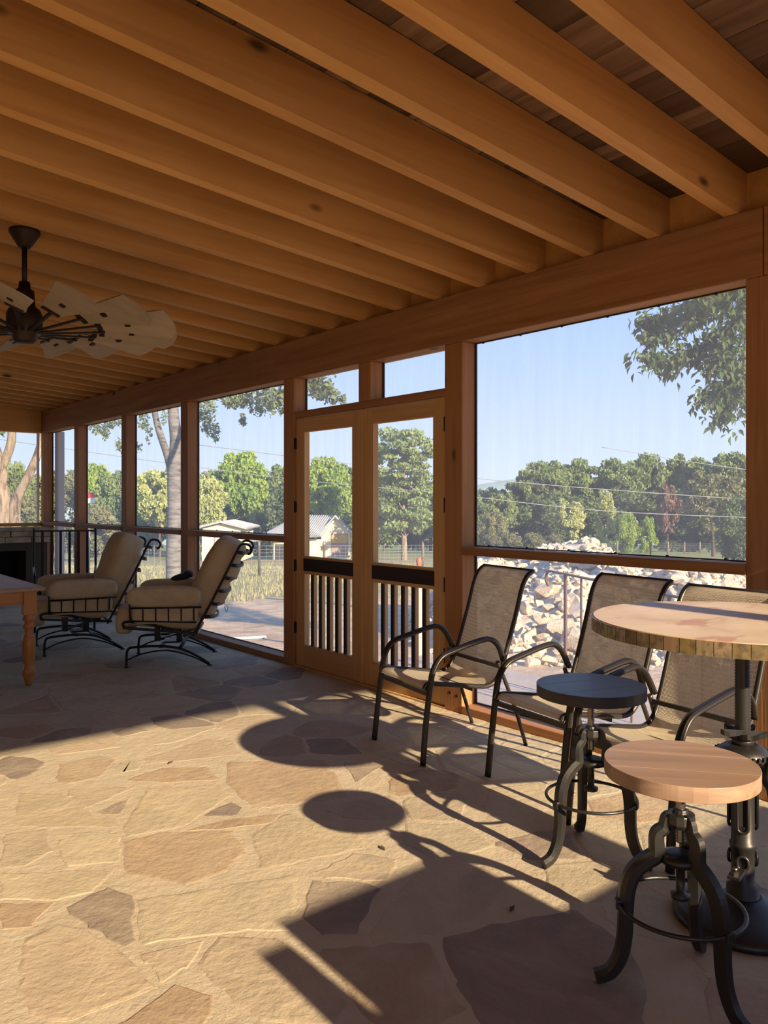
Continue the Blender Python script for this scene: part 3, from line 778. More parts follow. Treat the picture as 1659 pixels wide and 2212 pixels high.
# --- adjustable stools
def stool(loc, rz, H, seatm, label, srot, RR=.212):
    t = empty('stool', loc, rz, label, 'stool')
    # seat of three boards
    seat = None; cuts = [-RR, -.075, .07, RR]
    for i in range(3):
        a, b_ = cuts[i]+.0001, cuts[i+1]-.0001; n_ = 26; up = []; dn = []
        for k in range(n_+1):
            x_ = -RR+2*RR*k/n_
            pass
        poly = []
        y_s = [a+(b_-a)*k/40 for k in range(41)]
        yc = [max(-RR*.9999, min(RR*.9999, q)) for q in y_s]
        poly = [(sqrt(max(RR*RR-q*q, 0)), q) for q in yc]+[(-sqrt(max(RR*RR-q*q, 0)), q) for q in reversed(yc)]
        if i == 0: poly = poly[1:-1]+[(0, -RR)]
        if i == 2: poly = poly[:40]+[(0, RR)]+poly[42:]
        b = MB(); b.prism(poly, H-.042, H)
        o = b.build('seat_board', seatm, t, bevel=.0012); o.rotation_euler.z = srot-rz
    MB().lathe([(RR-.03, H-.048), (RR-.03, H-.042)], 32).build('seat_plate', 'cast_iron', t)
    b = MB(); pr = []
    z = .42; k = 0
    while z < H-.048: pr.append((.0145 if k % 2 else .0115, z)); z += .0045; k += 1
    b.lathe(pr+[(.012, H-.045)], 14); b.build('screw', 'screw_steel', t)
    MB().lathe([(.013,.518), (.020,.516), (.022,.506), (.040,.504), (.042,.478), (.036,.466), (.016,.463)], 12, sm=False).build('hub', 'cast_iron', t, bevel=.002)
    MB().lathe([(.0,.255), (.026,.26), (.028,.272), (.013,.278), (.013,.36), (.03,.362), (.058,.365), (.058,.382), (.03,.392), (.0,.393)], 20).build('lower_spindle', 'cast_iron', t)
    sec = [(-.020,-.014), (.020,-.014), (.020,.008), (.009,.018), (-.009,.018), (-.020,.008)]
    for k in range(3):
        a = 2*pi*k/3; b = MB(); b.M = Matrix.Rotation(a, 4, 'Z')
        pts = curve([(.024,0,.518), (.038,0,.512), (.044,0,.485), (.050,0,.475), (.064,0,.462), (.067,0,.44), (.066,0,.405), (.072,0,.388), (.100,0,.368), (.130,0,.335), (.148,0,.285), (.154,0,.22), (.156,0,.15), (.168,0,.085), (.198,0,.035), (.240,0,.017)], 4)
        pts = [Vector((p.x, p.y, p.z if p.z < .26 else .26+(p.z-.26)*.91)) for p in pts]; n_ = len(pts); sc = [.72+.40*min(1, i/(n_*.45)) - .18*max(0, (i/n_-.6)/.4) for i in range(n_)]
        b.sweep(pts, sec, (0,1,0), False, scale=sc); b.build('leg', 'cast_iron', t, bevel=.003)
    b = MB(); b.ring((0,0,.235), .174, .0065, 48, 8)
    rg = b.build('footrest_ring', 'cast_iron', t)
    for k in range(3):
        a = 2*pi*k/3; b = MB(); b.M = Matrix.Rotation(a, 4, 'Z'); b.box(.148,-.014,.221,.184,.014,.247); b.build('ring_clamp', 'cast_iron', rg, bevel=.003)
    return t
s1_ = stool((2.114, 1.189, 0), radians(14), .652, 'seat_brown', 'screw stool with reddish brown wooden seat, nearest the camera', radians(-52))
s2_ = stool((2.632, 1.861, 0), radians(48), .678, 'seat_dark', 'screw stool with near-black wooden seat beside the sling chairs', radians(-18))
for o in s1_.children:
    if o.name.startswith('seat_board'): pass
# --- crank table
ct = empty('crank_table', (2.619, 1.249, 0), 0, 'round high table with tan top, brass strip edge and cast iron crank base', 'table')
TR = .49; TH = 1.008
MB().lathe([(TR-.003, TH-.044), (TR-.003, TH-.002), (TR-.006, TH)], 96).build('tabletop', 'table_top', ct)
nst = 64
for k in range(nst):
    a0 = 2*pi*k/nst; a1 = 2*pi*(k+.96)/nst; b = MB(); v = []
    for rr_, z_ in ((TR-.003, TH-.046), (TR+.0015, TH-.046), (TR+.0015, TH-.003), (TR-.003, TH-.003)):
        for a in (a0, (a0+a1)/2, a1): v.append((rr_*cos(a), rr_*sin(a), z_))
    f = []
    for q in range(4):
        for i in range(2): f.append((q*3+i, q*3+i+1, ((q+1) % 4)*3+i+1, ((q+1) % 4)*3+i))
    b.add(v, f); b.build('edge_strip', 'brass_strip', ct)
pr = []; z = .60; k = 0
while z < .955: pr.append((.026 if k % 2 else .0225, z)); z += .005; k += 1
b = MB(); b.lathe(pr, 20); b.box(.018,-.010,.60,.036,.010,.955); b.build('threaded_post', 'cast_iron', ct)
MB().lathe([(.15,.958), (.15,.964)], 24).build('top_plate', 'cast_iron', ct)
# star hand nut
b = MB(); v = []; f = []; n_ = 40
for zz, sc in ((.615, 1), (.632, 1)):
    for i in range(n_):
        a = 2*pi*i/n_; r_ = .055+.022*cos(5*a); v.append((r_*cos(a), r_*sin(a), zz+.010*cos(5*a)))
for i in range(n_): f.append((i, (i+1) % n_, n_+(i+1) % n_, n_+i))
f += [tuple(reversed(range(n_))), tuple(range(n_, 2*n_))]; b.add(v, f); b.lathe([(.035,.585), (.035,.617)], 20)
b.build('star_nut', 'cast_iron', ct)
# bevel gear
b = MB(); b.lathe([(.045,.59), (.06,.585), (.085,.565), (.085,.555), (.05,.55)], 36)
for i in range(30):
    a = 2*pi*i/30; b.M = Matrix.Rotation(a, 4, 'Z'); b.box(.082,-.004,.553,.091,.004,.567)
b.build('bevel_gear', 'cast_iron', ct)
b = MB(); b.lathe([(.055,.555), (.048,.53), (.040,.50), (.037,.46), (.037,.27), (.043,.262), (.043,.248), (.037,.24), (.037,.13), (.052,.12), (.052,.085), (.06,.08)], 24)
b.build('column', 'cast_iron', ct)
# raised slot frames on the column, facing the room
for s_ in range(3):
    aa = radians(205+120*s_); b = MB(); b.M = Matrix.Rotation(aa, 4, 'Z')
    for zc_, hh in ((.375, .07), (.485, .025), (.205, .022)):
        pts = [(.041, .017*cos(2*pi*i/20), zc_+(hh-.017 if sin(2*pi*i/20) > 0 else -(hh-.017))+.017*sin(2*pi*i/20)) for i in range(20)]
        b.tube(pts, .0055, 6, closed=True)
    b.build('slot_rim', 'cast_iron', ct)
    b = MB(); b.M = Matrix.Rotation(aa, 4, 'Z'); b.box(.0365,-.013,.325,.0385,.013,.425); b.build('slot_shade', 'soot_shade_black', ct)  # flat black plate paints the shade inside the slot
b = MB(); b.lathe([(.215,.0), (.222,.006), (.222,.022), (.20,.035), (.13,.055), (.075,.075), (.06,.085)], 40); base_ = b.build('base_disc', 'cast_iron', ct)
# cross plate with bolts
b = MB()
for a in (radians(193), radians(13)):
    b.M = Matrix.Rotation(a, 4, 'Z'); b.box(.03,-.02,.178,.125,.02,.190)
cp = b.build('cross_plate', 'cast_iron', ct, bevel=.002)
for a in (radians(193), radians(13)):
    b = MB(); b.M = Matrix.Rotation(a, 4, 'Z'); b.lathe([(.013,.190), (.013,.202)], 6, (.105,0,0), False); b.lathe([(.008,.202), (.008,.214)], 12, (.105,0,0)); b.build('bolt', 'screw_steel', cp)
# crank wheel and handle on the right side
b = MB(); ca = radians(-75); b.M = Matrix.Rotation(ca, 4, 'Z')
b.lathe([(.01,.05), (.018,.055), (.042,.07), (.05,.082), (.05,.09), (.01,.095)], 24, (0,0,.50), axis=0)
b.lathe([(.012,.095), (.012,.125)], 12, (0,0,.50), axis=0)
b.build('drive_gear', 'cast_iron', ct)
b = MB(); b.M = Matrix.Rotation(ca, 4, 'Z')
b.sweep(curve([(.118,0,.50), (.12,.03,.45), (.12,.055,.41), (.12,.04,.35), (.12,.055,.30)], 5), [(-.010,-.004), (.010,-.004), (.010,.004), (-.010,.004)], (1,0,0), False)
b.tube([(.12,.055,.30), (.20,.055,.30)], .011, 10)
b.build('crank_handle', 'cast_iron', ct)
# --- unseen box added behind the photographer, shaped to cast the lower shadow
ch = empty('shadow_caster', (2.4, -1.0, 0), 0, 'unseen box added behind the photographer to cast the lower floor shadow', 'shadow_caster')
def chb(*a): b = MB(); b.box(*a); b.v = [(x-2.4, y+1.0, z) for x, y, z in b.v]; return b
DX = -.14
chb(1.385+DX, -1.15, 0, 2.22+DX, -.70, .915).build('body', 'timber_z', ch)
chb(1.405+DX, -.76, .915, 2.22+DX, -.70, 1.13).build('back_board', 'timber_z', ch)
chb(1.265+DX, -1.10, .0, 1.370+DX, -.70, 1.085).build('side_panel', 'timber_z', ch)
chb(1.36+DX, -.90, .0, 1.39+DX, -.74, .86).build('filler', 'timber_z', ch)
chb(2.22+DX, -1.15, 0, 3.55, -.70, .915).build('body', 'timber_z', ch)

# ================================================================== OUTDOORS
# ground
xs = np.concatenate([np.linspace(-60, 3, 8), np.linspace(4, 60, 57), np.linspace(66, 420, 40)])
ys = np.concatenate([np.linspace(-150, -12, 14), np.linspace(-10, 60, 71), np.linspace(66, 420, 40)])
v = []; f = []
for i, x in enumerate(xs):
    for j, y in enumerate(ys):
        w_ = wof(x, y); bumpz = 0 if w_ < 9 else .05*sin(x*.7+1)*cos(y*.55)+.25*sin(x*.06)*cos(y*.05)*min(1, w_/80)
        v.append((x, y, gz(x, y)+bumpz-(.05 if x < 3.5 and -1.7 < y < 13 else 0)))
ny = len(ys)
for i in range(len(xs)-1):
    for j in range(ny-1): f.append((i*ny+j, (i+1)*ny+j, (i+1)*ny+j+1, i*ny+j+1))
b = MB(); b.add(v, f, True); tag(b.build('ground', 'ground'), kind='structure')
# concrete landing
tag(MB().box(WX+.19, 1.0, -.17, 5.3, 5.6, -.075).build('trim_1', 'concrete', bevel=.01), kind='structure')
# far hill
b = MB(); v = []; f = []
nx_ = 60
for i in range(nx_):
    t = i/(nx_-1); px = -400+2600*t; w_ = 480
    h = 1.4+(1085-(1052-30*math.exp(-((px-1140)/130)**2)-12*sin(px*.004)))/FPX*w_
    a = pt(px, w_); c_ = pt(px, w_+90)
    v += [(a.x, a.y, -26), (a.x*.985, a.y*.985, h*.55-11), (a.x, a.y, h), (c_.x, c_.y, -26)]
for i in range(nx_-1):
    for k in range(3): f.append((i*4+k, (i+1)*4+k, (i+1)*4+k+1, i*4+k+1))
b.add(v, f, True); tag(b.build('hills', 'hill'), 'distant wooded hill ridge behind the tree line', 'hill')
# ---- leaves as fast numpy meshes
def leafcloud(name, P, size, m, seed=0, aspect=.55, flat=0.0):
    g = np.random.default_rng(seed); n = len(P)
    a = g.normal(size=(n,3)); a[:,2] *= (1-flat); a /= np.linalg.norm(a, axis=1)[:,None]
    b = g.normal(size=(n,3)); b -= a*(a*b).sum(1)[:,None]; b /= np.linalg.norm(b, axis=1)[:,None]
    s = size*g.uniform(.6, 1.3, size=(n,1))
    V = np.empty((n,4,3)); V[:,0] = P-a*s; V[:,1] = P-b*s*aspect+a*s*.1; V[:,2] = P+a*s; V[:,3] = P+b*s*aspect+a*s*.1
    me = bpy.data.meshes.new(name); me.vertices.add(4*n); me.vertices.foreach_set('co', V.ravel())
    me.loops.add(4*n); me.loops.foreach_set('vertex_index', np.arange(4*n, dtype=np.int32))
    me.polygons.add(n); me.polygons.foreach_set('loop_start', np.arange(0, 4*n, 4, dtype=np.int32)); me.polygons.foreach_set('loop_total', np.full(n, 4, dtype=np.int32))
    me.materials.append(M[m]); me.update(); me.validate(); return me
def obj(me, name, parent=None, kind=None):
    o = bpy.data.objects.new(name, me); C.objects.link(o); o.parent = parent
    if kind: o['kind'] = kind
    return o
PR = {}
def proto(key, shape, seed, n_cl, per, leaf, trunk_r=.22, bark='bark_dark'):
    g = np.random.default_rng(seed); cl = []
    for i in range(n_cl):
        if shape == 'broad':
            d = g.normal(size=3); d /= np.linalg.norm(d); k = g.uniform(.55, 1); c = np.array([3.3*d[0]*k, 3.3*d[1]*k, 6.0+3.0*d[2]*k]); rr = g.uniform(.45, 1.15); fl = .6; c += g.normal(0, .25, 3)
        elif shape == 'wide':
            d = g.normal(size=3); d /= np.linalg.norm(d); k = g.uniform(.5, 1); c = np.array([4.6*d[0]*k, 4.6*d[1]*k, 6.6+2.4*d[2]*k]); rr = g.uniform(.5, 1.25); fl = .4; c += g.normal(0, .3, 3)
        elif shape == 'layer':
            z = 2.2+7.2*(i/n_cl)+g.uniform(-.2, .2); R_ = 3.7*(1-((z-2.6)/9.2)**2*.72); a = i*2.4; k = g.uniform(.25, 1); c = np.array([R_*cos(a)*k, R_*sin(a)*k, z]); rr = g.uniform(.8, 1.25); fl = .28
        elif shape == 'column':
            z = g.uniform(1.6, 9.2); R_ = 1.5*sin(pi*min(1, (z-.6)/9.2))**.6; a = g.uniform(0, 6.28); c = np.array([R_*cos(a), R_*sin(a), z]); rr = g.uniform(.5, .9); fl = .9
        else: # bush down to the ground
            d = g.normal(size=3); d /= np.linalg.norm(d); k = g.uniform(.5, 1); c = np.array([4.2*d[0]*k, 4.2*d[1]*k, 4.7+4.6*d[2]*k]); rr = g.uniform(1.0, 1.6); fl = .8
        cl.append((c, rr, fl))
    P = []
    for c, rr, fl in cl:
        q = g.normal(size=(per,3)); q /= np.linalg.norm(q, axis=1)[:,None]; q *= (g.uniform(.3, 1, size=(per,1))**.6)*rr; q[:,2] *= fl; P.append(c+q)
    me = leafcloud('foliage', np.vstack(P), leaf, 'leaf_mid', seed, flat=.2)
    b = MB(); top = 8.6 if shape in ('layer', 'column') else 6
    b.tube(curve([(0,0,-.8), (.05,.02,1.5), (-.08,.06,3.5), (.05,-.05,top)], 4), [trunk_r*(1.25-.95*i/12) for i in range(13)], 8)
    for c, rr, fl in cl[::3]:
        z0 = max(1.6, min(top-.5, c[2]-1.6)); b.tube(curve([(0,0,z0), (c[0]*.45, c[1]*.45, z0+(c[2]-z0)*.45), tuple(c)], 3), [trunk_r*.35*(1-.13*i) for i in range(7)], 5)
    PR[key] = (me, b.mesh('trunk', bark), {'broad': 8.6, 'wide': 11, 'layer': 7.6, 'column': 4.2, 'bush': 9.6}[shape])
proto('broad1', 'broad', 1, 95, 120, .24); proto('broad2', 'broad', 2, 85, 125, .25); proto('wide', 'wide', 3, 120, 115, .24)
proto('layer', 'layer', 4, 70, 190, .17, .30, 'bark_pale'); proto('column', 'column', 5, 36, 170, .17, .10); proto('bush', 'bush', 6, 50, 200, .27, .1)
TREEN = {'broad1': 'broadleaf_tree', 'broad2': 'broadleaf_tree', 'wide': 'spreading_tree', 'layer': 'cypress_tree', 'column': 'slender_tree', 'bush': 'shrub'}
def T(px, w_, top, wpx, key, leafm, label, group=None, rz=None, leaves=True):
    p = pt(px, w_); g0 = gz(p.x, p.y)-.1; H = zat(top, w_)-g0; Wd = wpx/FPX*w_
    me, tr, nat = PR[key]; r = empty(TREEN[key], (p.x, p.y, g0), R.uniform(0, 6.28) if rz is None else rz, label, 'tree' if key != 'bush' else 'bush', group)
    r.scale = (Wd/nat, Wd/nat, H/9.9)
    obj(tr, 'trunk', r)
    o = obj(me, 'foliage', r, 'stuff'); o.material_slots[0].link = 'OBJECT'; o.material_slots[0].material = M[leafm]
    return r
FG = 'trees of the dense far tree line'
FL = 'green leafy tree in the dense tree line across the fields'
# far tree line, left to right
line = [(-60,90,975,140,'broad1','leaf_mid'), (20,84,985,110,'bush','leaf_mid'), (95,95,1000,130,'broad2','leaf_olive'), (215,92,980,110,'broad1','leaf_bright'),
        (160,98,1010,130,'bush','leaf_olive'), (250,90,1010,110,'bush','leaf_mid'), (300,96,1005,120,'broad2','leaf_olive'), (330,88,1015,110,'bush','leaf_mid'), (450,100,1010,120,'bush','leaf_olive'),
        (585,98,985,140,'broad2','leaf_mid'), (500,92,1050,130,'bush','leaf_dark'), (590,90,1045,150,'bush','leaf_dark'), (640,105,985,140,'broad1','leaf_mid'), (760,108,985,150,'broad2','leaf_mid'),
        (715,100,1050,140,'bush','leaf_dark'), (830,112,1030,180,'bush','leaf_mid'), (930,112,1020,150,'broad1','leaf_mid'), (985,110,1040,120,'bush','leaf_mid'),
        (1055,118,1048,110,'bush','leaf_mid'), (1090,112,1045,110,'broad2','leaf_dark'), (1165,112,985,150,'wide','leaf_mid'), (1240,116,978,150,'wide','leaf_mid'), (1330,114,978,150,'wide','leaf_mid'),
        (1400,118,965,140,'wide','leaf_mid'), (1480,116,960,130,'broad2','leaf_mid'), (1180,105,1060,150,'bush','leaf_dark'), (1260,104,1065,150,'bush','leaf_dark'), (1360,106,1060,170,'bush','leaf_dark'), (1450,104,1050,170,'bush','leaf_dark'),
        (1570,110,955,170,'broad1','leaf_mid'), (1660,110,960,170,'broad2','leaf_mid'), (1750,112,970,180,'broad1','leaf_mid'), (1530,100,1050,150,'bush','leaf_dark'), (1620,98,1060,160,'bush','leaf_dark'), (1840,112,965,190,'bush','leaf_mid'),
        (1120,106,1090,110,'bush','leaf_dark'), (1040,104,1080,90,'bush','leaf_mid'), (-160,92,980,160,'bush','leaf_mid'), (-250,92,970,160,'broad1','leaf_mid'),
        (880,120,1060,150,'bush','leaf_dark'), (680,116,1055,150,'bush','leaf_dark'), (1700,104,1080,200,'bush','leaf_dark'), (420,104,1060,140,'bush','leaf_dark'), (250,104,1060,160,'bush','leaf_olive')]
for a in line:
    q_ = 'beyond the screens left of the doors' if a[0] < 620 else 'framed by the double doors' if a[0] < 1000 else 'behind the rock pile in the large screen'
    T(*a[:6], 'green tree of the far tree line '+q_, 'tree line '+q_)
# distinct trees
T(520, 86, 950, 150, 'broad1', 'leaf_bright', 'tall round bright green tree above the small stone shed')
T(345, 78, 990, 110, 'broad2', 'leaf_yellow', 'yellow-green tree behind the pale trunk of the porch oak')
T(440, 76, 1020, 110, 'bush', 'leaf_yellow', 'yellow-green leafy tree left of the tall round tree')
T(705, 74, 962, 130, 'broad1', 'leaf_bright', 'bright green tree seen through the left screen door')
T(873, 62, 918, 165, 'layer', 'leaf_cypress', 'tall layered cypress seen through the right screen door', rz=.4)
T(1230, 78, 1066, 88, 'broad2', 'leaf_yellow', 'small pale green tree behind the rock pile, left of the slender one')
T(1306, 80, 1054, 48, 'column', 'leaf_yellow', 'slender pale green tree right of centre in the large screen')
T(1352, 84, 1102, 56, 'bush', 'leaf_bright', 'bright lime green bush between the young trees and the fence')
T(1398, 86, 1112, 44, 'bush', 'leaf_bright', 'lime green low bush just right of the larger lime bush')
T(1442, 88, 1030, 70, 'broad1', 'leaf_red', 'reddish brown sparse tree standing among the green trees')
T(1540, 70, 1000, 150, 'broad2', 'leaf_olive', 'olive green tree at the right end of the field')
T(1600, 52, 1062, 110, 'bush', 'leaf_dark', 'dark shrubby tree closest to the right porch post')
T(1085, 80, 1050, 75, 'broad2', 'leaf_mid', 'round green tree right of the door post, under the hill')
T(1066, 66, 1100, 70, 'bush', 'leaf_olive', 'low olive bush beside the door post')
for i, (px, w_, tp, wd) in enumerate(((1060,60,1152,60), (1105,60,1150,60), (1150,60,1148,60), (1195,62,1150,50))):
    T(px, w_, tp, wd, 'bush', 'leaf_olive', 'low grey-green brush along the field behind the rock pile', 'brush behind the rock pile')
T(205, 60, 1085, 120, 'bush', 'leaf_olive', 'grey olive brush beyond the two left windows'); T(40, 58, 1060, 150, 'bush', 'leaf_olive', 'olive brush behind the forked trunks at far left')
# --- forked oak outside left windows
def oak(name, base, paths, clusters, label, leafm='leaf_oak', lsz=.07, cnt=150, seed=1, bark='bark_pale'):
    r = empty(name, base, 0, label, 'tree'); b = MB()
    for pth, r0, r1 in paths:
        c_ = curve([Vector(p)-Vector(base) for p in pth], 5); n_ = len(c_)
        b.tube(c_, [r0+(r1-r0)*i/(n_-1) for i in range(n_)], 10)
    b.build('trunk', bark, r)
    g = np.random.default_rng(seed); P = []
    for c_, rad, k in clusters:
        q = g.normal(size=(int(cnt*k),3)); q /= np.linalg.norm(q, axis=1)[:,None]; q *= g.uniform(.1, 1, size=(len(q),1))**.5
        q *= np.array(rad); q[:,2] -= .15*rad[2]*g.uniform(0, 1, len(q)); P.append(np.array(c_)-np.array(base)+q)
    obj(leafcloud('foliage', np.vstack(P), lsz, leafm, seed, .5), 'foliage', r, 'stuff')
    return r
def p3(px, py, w_): v_ = pt(px, w_); return Vector((v_.x, v_.y, zat(py, w_)))
W1 = 19.0; bs = pt(378, W1); bs.z = gz(bs.x, bs.y)
paths = [([tuple(bs-Vector((0,0,.3))), p3(376,1200,W1), p3(378,1100,W1), p3(376,1030,W1), p3(380,950,W1), p3(374,880,W1), p3(385,780,W1)], .21, .11),
         ([p3(372,1030,W1), p3(362,985,W1), p3(345,935,W1-.3), p3(335,895,W1-.4), p3(330,850,W1-.6), p3(300,780,W1-.8)], .10, .05),
         ([p3(380,830,W1), p3(450,790,W1-1), p3(540,770,W1-3), p3(600,800,W1-5), p3(700,790,W1-6)], .09, .03),
         ([p3(330,860,W1-.5), p3(250,840,W1-1), p3(190,860,W1-1.5)], .06, .03)]
cl = []
def CL(px, py, w_, rx, rz_, k=1): cl.append((tuple(p3(px, py, w_)), (rx/FPX*w_, rx/FPX*w_, rz_/FPX*w_), k))
for a in ((215,915,17,30,22,1.2), (245,905,17,22,20,.8), (228,935,17,8,16,.25), (258,960,17,9,20,.3), (310,905,18,14,25,.5), (322,935,18,8,28,.3), (300,965,18,8,12,.2), (355,900,18.5,10,20,.25),
          (450,880,16,22,30,1.0), (458,925,16,18,20,.7), (468,940,16,8,16,.2), (440,900,16,12,30,.5), (520,860,14,30,22,1.3), (560,865,14,32,34,1.6), (525,905,14,8,14,.3), (500,870,14,20,12,.5), (590,860,13,26,40,1.3),
          (480,845,15,30,20,.8), (610,855,13,14,44,.8), (690,835,12.5,32,28,1.8), (715,855,12.5,24,18,.9), (675,820,12.5,20,24,.9), (740,862,12.5,9,10,.25), (640,800,13,60,30,1.5), (560,800,14,60,26,1.5), (420,830,16,60,30,1.5), (300,850,17,60,28,1.5), (700,790,12.5,50,24,1)): CL(*a)
oak('oak_tree', tuple(bs), paths, cl, 'pale-barked forked oak with hanging leaves outside the left windows', lsz=.046, cnt=170, bark='bark_shaded')
W2 = 17.0; b2s = pt(15, W2); b2s.z = gz(b2s.x, b2s.y)
paths = [([tuple(b2s+Vector((-.1,0,-.3))), p3(8,1130,W2), p3(3,1060,W2), p3(-2,1010,W2), p3(-20,950,W2)], .20, .13),
         ([p3(0,1015,W2), p3(15,985,W2), p3(24,955,W2), p3(26,925,W2), p3(30,850,W2)], .10, .085),
         ([tuple(b2s+Vector((.3,-.2,-.3))), p3(32,1120,W2), p3(40,1070,W2), p3(58,1035,W2), p3(80,985,W2), p3(95,930,W2), p3(110,860,W2)], .13, .06)]
cl = []
for a in ((28,1035,17,14,18,.35), (40,1045,17,8,12,.2), (5,935,17,8,8,.1), (60,850,17,70,30,2)): CL(*a)
oak('oak_tree', tuple(b2s), paths, cl, 'large forked tree trunks lit by the sun beyond the far end window', lsz=.05, cnt=170, seed=5)
# --- near branch hanging at top right; tree trunk stands right of the frame
W3 = 6.6; tb_ = pt(2050, 7.2); tb_.z = gz(tb_.x, tb_.y)
nt_ = empty('shade_tree', tuple(tb_), 0, 'broad-leaved branch of dark green leaves hanging at the upper right screen', 'tree')
b = MB(); twigs = []
def tw(pts, r0, r1):
    P = curve([p3(*p)-tb_ for p in pts], 6); n_ = len(P); b.tube(P, [r0+(r1-r0)*i/(n_-1) for i in range(n_)], 6); twigs.append(P)
b.tube(curve([(0,0,-.3), (.03,.05,1.5), (-.05,.1,3.0), (.1,0,4.6)], 5), [.20-.008*i for i in range(16)], 12)
tw([(2040,300,7.1), (1850,420,6.9), (1700,560,6.7), (1560,640,6.6), (1470,700,6.55), (1400,735,6.5)], .05, .004)
tw([(1700,560,6.7), (1620,640,6.6), (1560,720,6.55), (1500,760,6.5), (1440,790,6.5)], .014, .003)
tw([(1560,720,6.55), (1470,770,6.5), (1385,770,6.5)], .007, .002)
tw([(1700,600,6.7), (1640,700,6.6), (1590,800,6.5), (1575,850,6.5), (1560,910,6.45)], .012, .002)
tw([(1600,780,6.5), (1560,830,6.45), (1515,860,6.4)], .006, .002)
tw([(1620,640,6.8), (1540,650,6.8), (1480,670,6.8), (1420,690,6.7), (1395,700,6.7)], .008, .002)
tw([(1660,620,6.5), (1600,680,6.3), (1560,760,6.3), (1540,790,6.3)], .008, .002)
tw([(1650,560,6.4), (1580,600,6.3), (1520,640,6.2)], .01, .003)
tw([(1640,700,6.6), (1610,820,6.6), (1600,880,6.6)], .008, .002)
b.build('trunk', 'bark_dark', nt_)
# a leaf: folded along the midrib
lf = MB(); ll = .030
lf.add([(0,0,0), (.012,.010,.004), (.024,.011,.005), (.048,0,-.004), (.024,-.011,.005), (.012,-.010,.004), (.02,0,0)], [(0,6,2,1), (6,3,2), (0,5,4,6), (6,4,3)], False)
lme = lf.mesh('leaf', 'leaf_near')
g = random.Random(11); spots = []
for k, P in enumerate(twigs):
    n_ = len(P); kk = int(n_*.35) if k == 0 else 1
    for i in range(kk, n_):
        m_ = 26 if k < 8 else 20
        for q in range(m_):
            rad = .13*(1-.35*i/n_); off = Vector((g.gauss(0, 1), g.gauss(0, 1), g.gauss(-.15, .9)))*rad*.62
            spots.append(Vector(P[i])+off)
g.shuffle(spots)
rest = MB()
for i, p in enumerate(spots):
    rot = Matrix.Rotation(g.uniform(0, 6.28), 4, 'Z') @ Matrix.Rotation(g.uniform(.1, 1.4), 4, 'Y') @ Matrix.Rotation(g.uniform(-.9, .9), 4, 'X')
    sc = g.uniform(1.2, 1.8)
    if i < 300:
        o = bpy.data.objects.new('leaf', lme); C.objects.link(o); o.parent = nt_; o.matrix_local = Matrix.Translation(p) @ rot @ Matrix.Scale(sc, 4)
    else:
        rest.M = Matrix.Translation(p) @ rot @ Matrix.Scale(sc, 4); rest.add([(0,0,0), (.012,.010,.004), (.024,.011,.005), (.048,0,-.004), (.024,-.011,.005), (.012,-.010,.004), (.02,0,0)], [(0,6,2,1), (6,3,2), (0,5,4,6), (6,4,3)])
tag(rest.build('foliage', 'leaf_near', nt_), kind='stuff')
# --- rock pile
def pileh(r, w_):
    px = 829.5+r/w_*FPX
    ss = lambda a, b, x: (lambda t: t*t*(3-2*t))(max(0, min(1, (x-a)/(b-a))))
    side = ss(820, 1060, px)*(1-.25*ss(1500, 1600, px))*(1-ss(1640, 1950, px))
    body = ss(7.3, 11.0, w_)**.8*(1-ss(12.6, 14.6, w_))*(.98+.10*sin(px*.021)+.06*sin(px*.05+w_))
    pk = .36*math.exp(-((r-2.85)/.75)**2-((w_-12.8)/1.1)**2)+.14*math.exp(-((r-1.75)/.35)**2-((w_-12.2)/.8)**2)
    return max(0, side*body+pk)
rp_c = pt(1250, 11); rp_c.z = gz(rp_c.x, rp_c.y)
pile = empty('rock_pile', tuple(rp_c), 0, 'large heap of broken white limestone rubble beyond the screen', 'rocks')
v = []; f = []; NR, NW = 60, 50
for i in range(NR):
    for j in range(NW):
        r = -1.2+8.2*i/(NR-1); w_ = 7.0+9.5*j/(NW-1); x = r*CA+w_*SA; y = -r*SA+w_*CA; h = pileh(r, w_)
        v.append((x-rp_c.x, y-rp_c.y, gz(x, y)+h-.12+(R.uniform(-.05, .05) if h > .06 else 0)-rp_c.z))
for i in range(NR-1):
    for j in range(NW-1): f.append((i*NW+j, (i+1)*NW+j, (i+1)*NW+j+1, i*NW+j+1))
MB().add(v, f).build('rubble_core', 'limestone', pile)
rmesh = []
for k in range(9):
    bm = bmesh.new(); gr = random.Random(50+k)
    for _ in range(15):
        d = Vector((gr.gauss(0,1), gr.gauss(0,1), gr.gauss(0,1))).normalized()*gr.uniform(.8, 1); bm.verts.new((d.x, d.y*gr.uniform(.6,.9), d.z*.7))
    r_ = bmesh.ops.convex_hull(bm, input=bm.verts)
    bmesh.ops.delete(bm, geom=[q for q in r_['geom_interior'] if isinstance(q, bmesh.types.BMVert)], context='VERTS')
    me = bpy.data.meshes.new('rock'); bm.to_mesh(me); bm.free(); me.materials.append(M['limestone']); rmesh.append(me)
gr = random.Random(21); cand = []
while len(cand) < 3600:
    w_ = gr.uniform(7.2, 14.4); r = gr.uniform(-.6, 6.4); h = pileh(r, w_)
    if h < .05 and gr.random() > .12: continue
    if h < .05 and (r < 0.2 or w_ > 12): continue
    s = .042*math.exp(gr.gauss(0, .6))*(1.15 if h > .1 else .7); s = min(s, .21 if w_ < 11 else .11)
    x = r*CA+w_*SA; y = -r*SA+w_*CA; px = 829.5+r/w_*FPX
    cand.append((s/w_*(1 if px < 1660 else .3), s, Vector((x, y, gz(x, y)+h-.12+s*.35))-rp_c))
cand.sort(key=lambda q: -q[0])
restv = MB()
RV = [([tuple(q.co) for q in me.vertices], [tuple(p.vertices) for p in me.polygons]) for me in rmesh]
